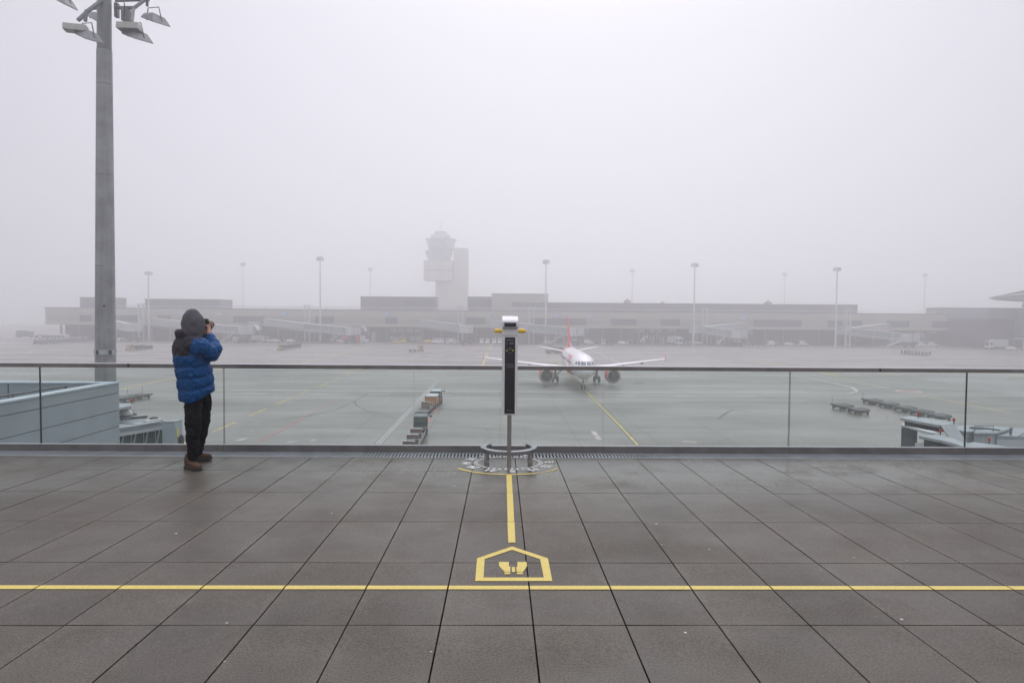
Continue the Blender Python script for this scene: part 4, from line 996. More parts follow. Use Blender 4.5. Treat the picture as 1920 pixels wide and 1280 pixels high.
def make_van(loc, rz, label, body, group=None, L=4.8, H=1.95, kind='van'):
    t = thing('parked_' + kind, loc, rz, label, kind, group)
    h = L / 2; hood = .95; W = .9
    if kind == 'van': top = [(-h + .12, H), (h - 1.75, H), (h - 1.0, hood + .25), (h - .1, hood)]
    else: top = [(-h + .5, H), (h - 2.0, H), (h - 1.25, hood), (h - .1, hood - .15)]
    prof_ = [(h, .35), (h, .75)] + top[::-1] + [(-h, hood if kind == 'car' else 1.0), (-h, .35)]
    rings = []
    for y, ins in ((-W, .06), (-W * .93, 0), (W * .93, 0), (W, .06)):
        ring = []
        for x, z in prof_: ring.append((x, y * (1 if z < 1.05 else .9), z))
        rings.append(ring)
    MB().loft([rings[0], rings[-1]]).build('body', body, t, bevel=.08)
    mb = MB(); z0, z1 = (1.08, H - .18); yy = W * .905 + .012
    xa, xb = -h + .45, h - 1.85
    for s in (-1, 1):
        n_ = 3
        for k in range(n_):
            a = xa + (xb - xa) * k / n_ + .05; b = xa + (xb - xa) * (k + 1) / n_ - .05
            mb.poly([(a, s * yy, z0), (b + (.35 if k == n_ - 1 else 0), s * yy, z0), (b, s * yy, z1), (a, s * yy, z1)])
    mb.build('window', cabinwin, t)
    xs0 = top[2][0] + .02; xs1 = top[1][0] + .06
    MB().poly([(xs0 + .05, -W * .72, top[2][1] + .08), (xs0 + .05, W * .72, top[2][1] + .08), (xs1 + .1, W * .68, H - .14), (xs1 + .1, -W * .68, H - .14)]).build('windscreen', cabinwin, t)
    MB().poly([(-h - .012, -W * .7, 1.12), (-h - .012, W * .7, 1.12), (top[0][0] - .02, W * .66, H - .16), (top[0][0] - .02, -W * .66, H - .16)]).build('rear_window', cabinwin, t)
    for s in (-1, 1): MB().span(h - .02, h + .02, s * .62 - .16, s * .62 + .16, .62, .78).build('headlight', lampglass, t)
    wheels(t, (-h + .85, h - .9), W + .01, .34, .22); return t
def make_truck(loc, rz, label, cabm, boxm, L=8., H=3.2, group=None):
    t = thing('parked_truck', loc, rz, label, 'truck', group); h = L / 2; W = 1.2
    MB().span(h - 2.0, h, -W, W, .6, H * .86).build('cab', cabm, t, bevel=.12)
    MB().span(-h, h - 2.15, -W, W, .95, H).build('box_body', boxm, t, bevel=.05)
    MB().span(-h, h - .4, -.5, .5, .5, .9).build('chassis', darkgrey, t)
    MB().poly([(h + .015, -W * .85, 1.5), (h + .015, W * .85, 1.5), (h + .015, W * .82, H * .78), (h + .015, -W * .82, H * .78)]).build('windscreen', cabinwin, t)
    mb = MB()
    for s in (-1, 1): mb.poly([(h - 1.6, s * (W + .015), 1.5), (h - .4, s * (W + .015), 1.5), (h - .4, s * (W + .015), H * .76), (h - 1.6, s * (W + .015), H * .76)])
    mb.build('side_window', cabinwin, t)
    wheels(t, (-h + 1.3, h - 1.1), W, .48, .3); return t
def make_cone(loc, label, group='traffic cones along the foot of the pier'):
    t = thing('traffic_cone', loc, 0, label, 'traffic cone', group)
    MB().lathe([(.28, .05), (.06, 1.0)], n=14).build('cone', conemat, t, smooth=True); MB().span(-.33, .33, -.33, .33, 0, .05).build('base', darkgrey, t)
    MB().lathe([(.205, .45), (.16, .65)], n=14, cap=False).build('reflective_band', signwhite, t, smooth=True); return t

# the two baggage trains
def trail(pts): return [G(*p) for p in pts]
ang = heading((770, 832), (815, 752))
tt = make_tractor(G(789, 813), ang + .05, 'dark navy tow tractor pulling three brown ended baggage carts', navy, mat('tractor_roof', (.10, .13, .16), .4))
c0 = make_cart(G(781.5, 823), ang, 'brown ended baggage cart coupled directly behind the navy tow tractor', 'baggage carts in the two trains', brownpanel, lightgrey, 'hood')
step = (gnd(775, 832) - gnd(781.5, 823))
p = Vector(G(781.5, 823)); dirv = Vector((math.cos(ang), math.sin(ang), 0))
pT = Vector(G(789, 813)); off = dirv.cross(Vector((0, 0, 1)))
for k, o_ in enumerate((c0, None, None)):
    loc = pT - dirv * (3.75 + 3.15 * k)
    if o_ is None: dup(c0, loc, ang, ('middle brown ended baggage cart of the train behind the navy tractor', 'last baggage cart of the navy tractor train, partly hidden by the kerb')[k - 1])
    else: o_.location = loc
p2 = Vector(G(818, 757.5)); a2 = heading((795, 769), (817, 752))
t2 = make_tractor(p2, a2, 'farther tow tractor with pale roof pulling an orange cart', navy, mat('pale_roof', (.50, .56, .60), .5))
d2 = Vector((math.cos(a2), math.sin(a2), 0))
oc = make_cart(p2 - d2 * 3.6, a2, 'tall orange baggage cart behind the farther tow tractor', 'baggage carts in the two trains', orange, lightgrey)
mb = MB().span(-1.2, 1.2, -.71, .71, .545, 1.6); so_ = mb.build('side_curtain', orange, oc)
dup(c0, p2 - d2 * 7.0, a2, 'brown ended baggage cart following the orange cart')
c1 = make_cart(p2 - d2 * 10.1, a2, 'last flat baggage cart of the farther train with an open rail', 'baggage carts in the two trains', brownpanel, lightgrey, False)

# cargo dollies on the right and on the left
a3 = heading((1574, 768), (1609, 776)) + math.pi
d0 = make_dolly(G(1580, 767.5), a3 + math.pi, 'flat cargo dolly at the head of the short front row', 'flat cargo dollies on the right')
no_lever(dup(d0, G(1609.5, 775.5), a3 + math.pi - .12, 'second flat cargo dolly in the short front row'))
a4 = heading((1637, 757), (1770, 789)) 
for k, (u, v) in enumerate([(1636, 757.5), (1666, 764), (1697, 771.5), (1728, 779), (1760, 787)]):
    (no_lever if k else (lambda o: o))(dup(d0, G(u, v), a4 + (.0, -.1, .06, .12, -.05)[k], ['first flat cargo dolly at the far left end of the long back row', 'second flat cargo dolly from the left in the long back row', 'middle flat cargo dolly of the long back row', 'fourth flat cargo dolly of the back row above the jet bridge hood', 'last flat cargo dolly of the back row beside the red beacon'][k]))
dl = heading((232, 750), (265, 745))
dup(d0, G(262, 748), dl + math.pi, 'flat cargo dolly parked right of the parapet building', 'flat cargo dollies on the left')
dup(d0, G(233, 753), dl + math.pi, 'flat cargo dolly half hidden behind the parapet building', 'flat cargo dollies on the left')

# rows of carts far out
fc = make_cart(G(250, 657.0), 0, 'first roofed cart behind the small yellow tractor at the left', 'small cart train right of the mast', darkgrey, greymetal)
rw = heading((242, 658), (288, 654.5)); A = gnd(244, 657.5); B = gnd(286, 654.2); n_ = 6
Dv = (B - A).normalized(); ftr = make_tractor((A.x, A.y, 0), rw + math.pi, 'small yellow tractor at the head of the cart train right of the mast', mat('dull_yellow', (.40, .25, .07), .6), mat('dull_yellow_roof', (.25, .20, .12), .6))
ordn = ['first', 'second', 'third', 'fourth', 'fifth', 'sixth', 'seventh', 'eighth', 'ninth', 'tenth']
for k in range(5):
    l = A + (B - A) * ((k + 1.25) / 6); lb = ordn[k] + ' roofed cart of the small train between mast and photographer'
    if k == 0: fc.location = (l.x, l.y, 0); fc.rotation_euler.z = rw + math.pi; fc['label'] = lb; fc.rotation_euler.z += .9; fc.scale = (.8, .8, 1)
    else: dup(fc, (l.x, l.y, 0), rw + math.pi + .9, lb, scale=(.8, .8, 1 if k < 3 else .8))
A = gnd(526, 656.5); B = gnd(556, 652.5); rw = heading((526, 656.5), (556, 652.5)); Dv = (B - A).normalized()
dup(ftr, (A.x, A.y, 0), rw + math.pi, 'orange yellow tractor heading the cart train near the middle left of the apron')
for k in range(4):
    l = A + Dv * (3.7 + 4.6 * k); dup(fc, (l.x, l.y, 0), rw + math.pi, ordn[k] + ' dark cart behind the orange yellow tractor left of the dashed line', 'cart train left of the dashed yellow line')
dup(ftr, G(789, 658.5), 1.9, 'yellow tractor with dark frame standing alone before the yellow vans')
dd = dup(d0, G(774, 659.5), .25, 'low dark dolly left of the lone yellow tractor', 'dollies near the lone yellow tractor')
A = gnd(1694, 664.0); B = gnd(1740, 667); rw = heading((1694, 664), (1740, 667)); Dv = (B - A)
for k in range(8):
    l = A + Dv * (k / 7); dup(fc, (l.x, l.y, 0), rw + 1.45, ordn[k] + ' cart from the left in the hazy cart row on the far right', 'hazy cart row on the far right', (.55, .6, .8))
wc = make_cart((0, 0, 0), 0, 'x', 'long double row of carts at the far left', greymetal, mat('pale_canvas', (.42, .42, .43), .7))
i_ = 0
for r_, (a, b, nn_) in enumerate((((72, 645.5), (163, 640.2), 9), ((76, 642), (160, 638.2), 8))):
    A = gnd(*a); B = gnd(*b); rw = heading(a, b) + .8
    for k in range(nn_):
        l = A + (B - A) * (k / (nn_ - 1)); lb = f"{('front', 'back')[r_]} row grey canvas cart, number {k + 1} from the left, in the double row by the white bus"
        lb = f"{['first','second','third','fourth','fifth','sixth','seventh','eighth','ninth','tenth','eleventh','twelfth'][k]} grey canvas cart from the left in the {('front', 'back')[r_]} row by the white bus"
        if r_ == 0 and k == 0: wc.location = (l.x, l.y, 0); wc.rotation_euler.z = rw; wc['label'] = lb
        else: dup(wc, (l.x, l.y, 0), rw, lb)
dup(ftr, G(70, 644.8), .4, 'yellow tractor at the left end of the double cart row')
# far vehicles
bs = thing('airport_bus', G(104, 637), .04, 'white apron bus behind the double row of carts', 'bus')
MB().span(-5, 5, -1.3, 1.3, .4, 2.9).build('body', white, bs, bevel=.12); mb = MB()
for k in range(6): mb.span(-4.6 + 1.55 * k, -3.3 + 1.55 * k, -1.325, -1.302, 1.3, 2.3)
mb.build('window', cabinwin, bs); wheels(bs, (-3, 3), 1.28, .48, .3)
make_truck(G(76, 639), -2.2, 'white cab over truck at the left end of the cart rows', white, lightgrey, 6)
make_truck(G(48, 632.5), .5, 'grey box truck parked alone at the far left edge', greymetal, greymetal, 7, 3.4)
dup(ftr, G(35, 631.5), .5, 'dull orange tractor beside the lone grey truck at the far left')
yv = make_van(G(749, 641.3), math.pi, 'taller yellow estate van parked in front of the pier', yellow, 'yellow vans before the pier', 5.6, 2.15)
make_van(G(799, 641), math.pi, 'lower yellow car parked right of the yellow estate van', yellow, 'yellow vans before the pier', 4.6, 1.6, 'car')
wv = make_van(G(822, 641.6), -1.5, 'boxy white ramp van nearest to the low yellow car', white, 'white ramp vans before the pier', 4.2, 2.2)
for u, v, rz, lb in ((815, 641.5, -1.6, 'white ramp van touching the low yellow car on its right'), (829, 641.6, -1.55, 'third white ramp van right of the low yellow car'), (840, 641.6, -1.5, 'white ramp van left of the low jet bridge leg'), (851, 641.6, .1, 'white pick up left of the low jet bridge cab, seen from the side'),
                   (903, 641.3, -1.57, 'first of the four white vans left of the viewing post'), (914, 641.4, -1.57, 'second of the four white vans left of the viewing post'), (926, 641.4, -1.57, 'third of the four white vans left of the viewing post'), (937, 641.5, -1.57, 'white van right beside the yellow handle of the viewing post'),
                   (1077, 641, -1.5, 'white van behind the tail fin of the airliner'), (1506, 646.6, .2, 'white ramp van far right of the second light pylon'), (1447, 646, .3, 'white ramp van beside the orange tractor on the right'), (1590, 648, 1.2, 'white ramp van under the hazy jet bridge on the right'),
                   (1728, 650, .1, 'white ramp van before the right end of the pier'), (1748, 650.2, 0, 'last white ramp van before the right end of the pier')):
    dup(wv, G(u, v), rz, lb)
wcar = make_van(G(657, 640.7), 1.5, 'white car parked between red and white panels', white, 'white cars before the pier', 4.4, 1.5, 'car')
for u, v, rz, lb in ((688, 640.9, 1.5, 'white car right of the red and white panels'), (230, 637, 1.2, 'white car right beside the concrete mast'), (1898, 657, .1, 'white car at the far right edge before the dark terminal'), (501, 639.5, .2, 'white car half hidden under the second jet bridge'), (547, 639.6, .1, 'white car left of the twin pylon'),
                     (1310, 646.5, .5, 'white tug car left of the pylon on the right')): dup(wcar, G(u, v), rz, lb)
make_truck(G(1266, 645.2), -1.25, 'white catering truck facing the apron right of the airliner', white, lightgrey, 8.5, 3.7)
make_truck(G(1868, 654.5), math.pi + .1, 'white high loader truck before the dark terminal at the right', white, lightgrey, 8.5, 3.9)
make_truck(G(488, 639.5), .05, 'pale grey truck under the second jet bridge', lightgrey, lightgrey, 7, 2.8)
bc = dup(fc, G(1296, 645.2), .3, 'white sided cart left of the white tug car', 'white carts left of the right pylon'); recolor(bc, 'end_panel', white)
dup(bc, G(1302, 646.3), .3, 'second white sided cart left of the white tug car'); dup(bc, G(1290, 644.5), .3, 'third white sided cart left of the white tug car')
dup(ftr, G(1457, 646), .2, 'orange tractor in the haze on the right of the apron')
for u, v, lb in ((484, 642.5, 'orange traffic cone below the second jet bridge'), (275, 639.5, 'orange traffic cone right of the concrete mast'), (675, 645, 'orange traffic cone below the white cars'), (893.5, 647, 'orange traffic cone left of the viewing post'), (1101, 644.3, 'orange traffic cone right of the red tail fin'), (1421, 652, 'orange traffic cone right of the white carts'), (1743, 659, 'orange traffic cone at the far right before the pier')):
    if u == 484: cn = make_cone(G(u, v), lb)
    else: dup(cn, G(u, v), 0, lb)
bl = thing('belt_loader', G(1036, 662.5), 2.6, 'dark grey belt loader behind the tailplane of the airliner', 'belt loader')
MB().span(-2.6, 2.2, -.9, .9, .4, 1.15).build('body', greymetal, bl, bevel=.06); MB().hexa([(-3.2, -.45, 1.16), (3.4, -.45, 3.0), (3.4, .45, 3.0), (-3.2, .45, 1.16), (-3.2, -.45, 1.4), (3.4, -.45, 3.25), (3.4, .45, 3.25), (-3.2, .45, 1.4)]).build('conveyor', darkgrey, bl)
wheels(bl, (-1.7, 1.5), .9, .35, .22)
dup(ftr, G(1052, 662), -1.4, 'yellow tractor close to the red tail of the airliner')
for k, (u, v, m_, q) in enumerate(((648, 640.3, red, 'left red'), (671, 640.4, red, 'right red'), (680, 640.4, white, 'white'))):
    t = thing('equipment_cabinet', G(u, v), 0, q + ' equipment cabinet standing before the dark undercroft', 'cabinet', 'red and white cabinets')
    MB().span(-1.1, 1.1, -.5, .5, .15, 3.1).build('cabinet_box', m_, t, bevel=.05); MB().span(-.9, .9, -.53, -.502, .4, 2.9).build('door', m_, t); MB().span(-1, 1, -.4, .4, 0, .15).build('plinth', darkgrey, t)
st0 = thing('passenger_stairs', G(1222, 646), -1.7, 'white mobile passenger stairs left of the catering truck', 'stairs', 'mobile stairs before the pier')
mb = MB()
for k in range(9): mb.span(-2 + .42 * k, -1.55 + .42 * k, -.7, .7, .5 + .33 * k, .6 + .33 * k)
mb.build('steps', lightgrey, st0); mb = MB()
for s in (-1, 1): mb.hexa([(-2, s * .75 - .03, .5), (1.8, s * .75 - .03, 3.3), (1.8, s * .75 + .03, 3.3), (-2, s * .75 + .03, .5), (-2, s * .75 - .03, 1.4), (1.8, s * .75 - .03, 4.3), (1.8, s * .75 + .03, 4.3), (-2, s * .75 + .03, 1.4)])
mb.build('side_rail', white, st0); MB().span(-2.3, 2.2, -.8, .8, .35, .49).build('chassis', white, st0); MB().tube((1.4, 0, .5), (1.4, 0, 3.2), .25, n=8).build('support', greymetal, st0); wheels(st0, (-1.6, 1.6), .8, .35, .22)
dup(st0, G(1207, 646), -1.2, 'white mobile stairs farther left, near the white pylons'); dup(st0, G(1240, 645.6), -1.9, 'white mobile stairs touching the catering truck')

# more equipment parked under the pier
eq = (('van', 446, .1, 'white ramp van under the stair of the bridge right of the photographer'), ('tractor', 459, .2, 'dark tractor at the foot of the second jet bridge'), ('cart', 470, .1, 'white sided cart left of the pale grey truck'),
      ('car', 517, .1, 'white car right of the pale grey truck'), ('cart', 528, 0, 'white sided cart under the sloped tunnel of the long bridge'), ('tractor', 561, .3, 'dull tractor just left of the long bridge pylon'), ('tractor', 607, .2, 'dull tractor under the glazed tunnel of the long bridge'), ('cart', 616, 0, 'white sided cart beside the stair of the long bridge'),
      ('car', 640, .2, 'white car at the stair foot of the long bridge'), ('car', 1029, .3, 'white car under the bridge right of the viewing post'), ('cart', 1006, 0, 'white sided cart under the bridge right of the viewing post'), ('tractor', 983, .1, 'dull tractor right beside the yellow handle on the right'),
      ('cart', 1092, 0, 'white sided cart right of the red tail fin'), ('van', 1104, .05, 'white ramp van right of the red tail fin'), ('cart', 1118, 0, 'second white sided cart right of the tail fin'), ('van', 1131, 1.4, 'white ramp van before the dark undercroft right of the airliner'), ('tractor', 1142, .2, 'tractor between two white vans right of the airliner'),
      ('car', 1168, .1, 'white car left of the mobile stairs'), ('cart', 1181, .1, 'white sided cart left of the mobile stairs'), ('tractor', 1196, .2, 'dull tractor at the left end of the mobile stairs'), ('van', 1384, .1, 'white ramp van under the hazy bridge cab'), ('cart', 1408, 0, 'white sided cart right of the hazy bridge cab'), ('car', 1481, .2, 'white car in the haze right of the orange tractor'))
for kind_, u, rz, lb in eq:
    src = {'van': wv, 'tractor': tt, 'cart': bc, 'car': wcar}[kind_]
    dup(src, G(u, 640.2 + (u - 440) * .0055), rz, lb, None if kind_ in ('van', 'car') else 'equipment parked under the pier')

# ================================================================ the pier across the apron
FY = 300.0
def fx(u, v=605, Y=FY): return atY(u, v, Y).x
xl, xr = fx(85), fx(2050)
pier = thing('pier_building', (0, FY, 0), 0, 'long beige two storey airport pier across the apron', 'building')
ZT, ZB = 14.3, 6.75
MB().span(xl, xr, .3, 22, ZB, ZT).build('upper_storey', beige, pier)
mb = MB(); mb.span(xl, xr, -.02, .299, 11.35, ZT - .4); mb.span(xl, xr, -.02, .299, ZB, 7.75); mb.build('parapet_band', beige, pier)
MB().span(xl, xr, .1, .298, 7.76, 11.34).build('louvre_band', beige_rib, pier)
MB().span(xl - .2, xr, -.25, .6, ZT - .4, ZT).build('roof_edge', mat('roof_edge_metal', (.22, .22, .23), .5, .3), pier)
mb = MB(); mb.span(fx(205), fx(1620), -.05, .05, ZT + .75, ZT + 1.0); mb.span(fx(205), fx(1620), -.03, .03, ZT + .3, ZT + .38)
x = fx(205)
while x < fx(1620): mb.span(x - .06, x + .06, -.05, .05, ZT + .001, ZT + .75); x += 5.2
x = fx(1620)
while x < fx(1772): mb.span(x - .06, x + .06, -.05, .05, ZT + .001, ZT + 1.0); x += 4
mb.span(fx(1620), fx(1772), -.03, .03, ZT + .9, ZT + 1.0)
mb.build('roof_railing', lightgrey, pier)
for a, b in ((150, 172), (217, 258), (296, 320), (438, 496), (591, 626), (722, 745), (874, 909), (997, 1099), (1146, 1193), (1239, 1275), (1413, 1503), (1552, 1580), (1590, 1616), (1663, 1705), (1748, 1780)):
    wn = MB().span(fx(a), fx(b), -.06, .098, 8.15, 10.9).build('window', winglass, pier)
    mb = MB(); n_ = max(2, round((fx(b) - fx(a)) / 1.7))
    for k in range(1, n_): x = fx(a) + (fx(b) - fx(a)) * k / n_; mb.span(x - .06, x + .06, -.12, -.061, 8.16, 10.89)
    mb.span(fx(a), fx(b), -.13, -.061, 10.9, 11.02); mb.build('mullion', greymetal, wn)
mb = MB()
for z in (8.6, 9.1, 9.6, 10.1): mb.span(xl + 1, fx(1413), .06, .0985, z, z + .1)
mb.build('louvre_line', mat('louvre_shadow_gap', (.2, .19, .175), .8), pier)
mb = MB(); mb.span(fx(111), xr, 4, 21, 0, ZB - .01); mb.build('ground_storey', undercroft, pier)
for u in range(111, 1900, 34): x = fx(u); MB().span(x - .35, x + .35, 1.0, 1.7, 0, ZB - .01).build('column', greymetal, pier)
for a, b in ((832, 862), (1010, 1100)): pass
for a, b, z0, z1 in ((727, 790, 4.2, 6.2), (727, 760, .6, 2.6), (765, 790, .6, 2.6), (1195, 1213, 5.2, 6.5), (1222, 1245, 5.2, 6.5), (1258, 1272, 5.2, 6.5), (1750, 1768, 5.4, 6.4)):
    n_ = max(1, round((fx(b) - fx(a)) / 3.4)); w_ = (fx(b) - fx(a)) / n_
    for k in range(n_): MB().span(fx(a) + w_ * k + .25, fx(a) + w_ * (k + 1) - .25, 3.9, 3.995, z0, z1).build('ground_window', mat('pale_pane', (.30, .36, .38), .2) if (a, k) == (727, 0) and z0 > 3 else bpy.data.materials['pale_pane'] , pier)
MB().span(fx(696), fx(697.5), 1.0, 1.6, 0, 3.6).build('door_post', lightgrey, pier)
for a, b in ((697.5, 703),): MB().span(fx(a), fx(b), 1.0, 3.9, 0, 4.3).build('entrance_porch', midblock, pier)
MB().span(fx(676), fx(726), 3.2, 3.98, .2, ZB - .3).build('roller_gate', mat('gate_grey', (.085, .088, .095), .7), pier)
PY_ = 312.0
def block(name, ua, ub, vt, m, label, Y=PY_, d=14, extra=None):
    vb = 577; a, b = atY(ua, vt, Y), atY(ub, vt, Y); t = thing(name, ((a.x + b.x) / 2, Y, 14.25), 0, label, 'roof block', 'dark blocks on the pier roof')
    h = (a.z + b.z) / 2 - 14.25; w_ = (b.x - a.x) / 2
    MB().span(-w_, w_, 0, d, 0, h - .25).build('wall', m, t); MB().span(-w_ - .25, w_ + .25, -.25, d + .25, h - .249, h).build('roof', darkblock, t)
    if extra: extra(t, w_, h)
    return t
def band(z0, z1, xa, xb, m):
    def f(t, w_, h):
        n_ = max(2, int((xb - xa) * w_ * 2 / 5)); s = (xb - xa) * w_ * 2 / n_
        for k in range(n_): MB().span(-w_ + xa * 2 * w_ + s * k + .15, -w_ + xa * 2 * w_ + s * (k + 1) - .15, -.06, -.002, h * z0, h * z1).build('window', winglass, t)
    return f
def ducts(t, w_, h):
    mb = MB(); x = -w_
    while x < w_: mb.span(x, x + .12, -.05, -.002, .3, h - .3); x += 4.2
    mb.build('panel_joint', winglass, t)
block('roof_block', 150, 205, 557, darkblock, 'short dark roof block at the left, cut by the concrete mast', extra=ducts)
block('roof_block', 272, 413, 560.5, darkblock, 'dark windowless roof block above the photographer', extra=ducts)
block('roof_block', 676, 817, 556, darkblock, 'dark glazed roof block left of the control tower', extra=band(.35, .8, .58, 1, winglass))
block('roof_block', 877, 922, 556, darkblock, 'narrow glazed roof block right of the control tower', extra=band(.35, .8, 0, 1, winglass))
block('roof_block', 922.5, 1028, 550.5, midblock, 'tall pale roof block right of the control tower', Y=310, extra=band(.25, .5, .35, 1, winglass))
block('roof_block', 1028.5, 1608, 569, darkblock, 'very long dark roof block over the right half of the pier', extra=ducts)
block('roof_block', 1772, 1960, 577, darkblock, 'dark roof block at the right end of the pier', extra=ducts)
for u, v, h_, lb in ((244, 575, 1.8, 'small plant box on the roof right of the mast'), (612, 576, 1.5, 'small roof vent left of the glazed block'), (1176, 565, 3.4, 'pale roof tower box right of the airliner tail'), (1242, 566, 2.4, 'small domed vent on the long dark roof block'), (1440, 566, 3., 'dim plant box on the long roof block'), (1752, 585, 2.5, 'plant box left of the right roof block')):
    p = atY(u, v + 6, 318); t = thing('roof_unit', (p.x, 318, 14.26), 0, lb, 'roof unit', 'plant boxes on the pier roof')
    MB().span(-1.4, 1.4, -1.4, 1.4, 0, p.z - 14.26 + h_ - 1.5).build('housing', midblock, t, bevel=.1); MB().lathe([(.8, 0), (.8, .4), (.1, 1.0)], (0, 0, p.z - 14.26 + h_ - 1.49), n=12).build('cowl', midblock, t)
# gate signs
for u, v, m_, lb in ((343, 588, bluesign, 'faded blue gate sign above the photographer'), (410, 589, palesign, 'pale gate sign right of the photographer'), (534, 588.5, bluesign, 'blue gate sign left of the twin pylon'), (725, 589, bluesign, 'blue gate sign left of the control tower'), (917.5, 590.3, bluesign, 'blue gate sign just left of the viewing post'), (1045, 591, bluesign, 'blue gate sign left of the tail fin'), (1108, 592, bluesign, 'blue gate sign right of the tail fin'), (1396.5, 595.6, bluesign, 'blue gate sign in the haze on the right')):
    p = atY(u, v, FY); t = thing('gate_sign', (p.x, FY - .04, p.z), 0, lb, 'sign', 'gate signs on the pier')
    MB().span(-1.5, .62, -.14, -.02, -.55, .55).build('sign_panel', palesign, t); MB().span(.63, 1.6, -.14, -.02, -.55, .55).build('number_panel', m_, t)
    MB().span(-1.2, .3, -.16, -.141, .12, .3).build('letter_row', m_, t); MB().span(-1.2, -.1, -.16, -.141, -.3, -.12).build('letter_row', m_, t)
# twin pylons
def pylon(u, vb, lb, first=[None]):
    p = gnd(u, vb)
    if p.y > 294: p = atY(u, vb, 294)
    if first[0] is None:
        t = thing('gate_pylon', (p.x, p.y, 0), 0, lb, 'pylon', 'white twin pylons at the gates')
        for s in (-1, 1): MB().span(s * .95 - .26, s * .95 + .26, -.25, .25, 0, 15.6).build('post', lightgrey, t)
        MB().span(-1.4, 1.4, -.5, .5, 15.6, 16.0).build('head_beam', lightgrey, t); MB().span(-.9, .9, -.6, .6, 7.0, 8.9).build('shuttle_box', lightgrey, t, bevel=.05)
        first[0] = t
    else: dup(first[0], (p.x, p.y, 0), 0, lb)
pylon(265, 640, 'white twin pylon between mast and photographer'); pylon(576, 641, 'white twin pylon left of the white cars'); pylon(863, 643, 'white twin pylon beside the low jet bridge cab'); pylon(996, 641.5, 'white twin pylon right of the viewing post'); pylon(1321, 645.5, 'white twin pylon in the haze right of the catering truck'); pylon(1589, 650.5, 'dim white twin pylon at the far right gate')

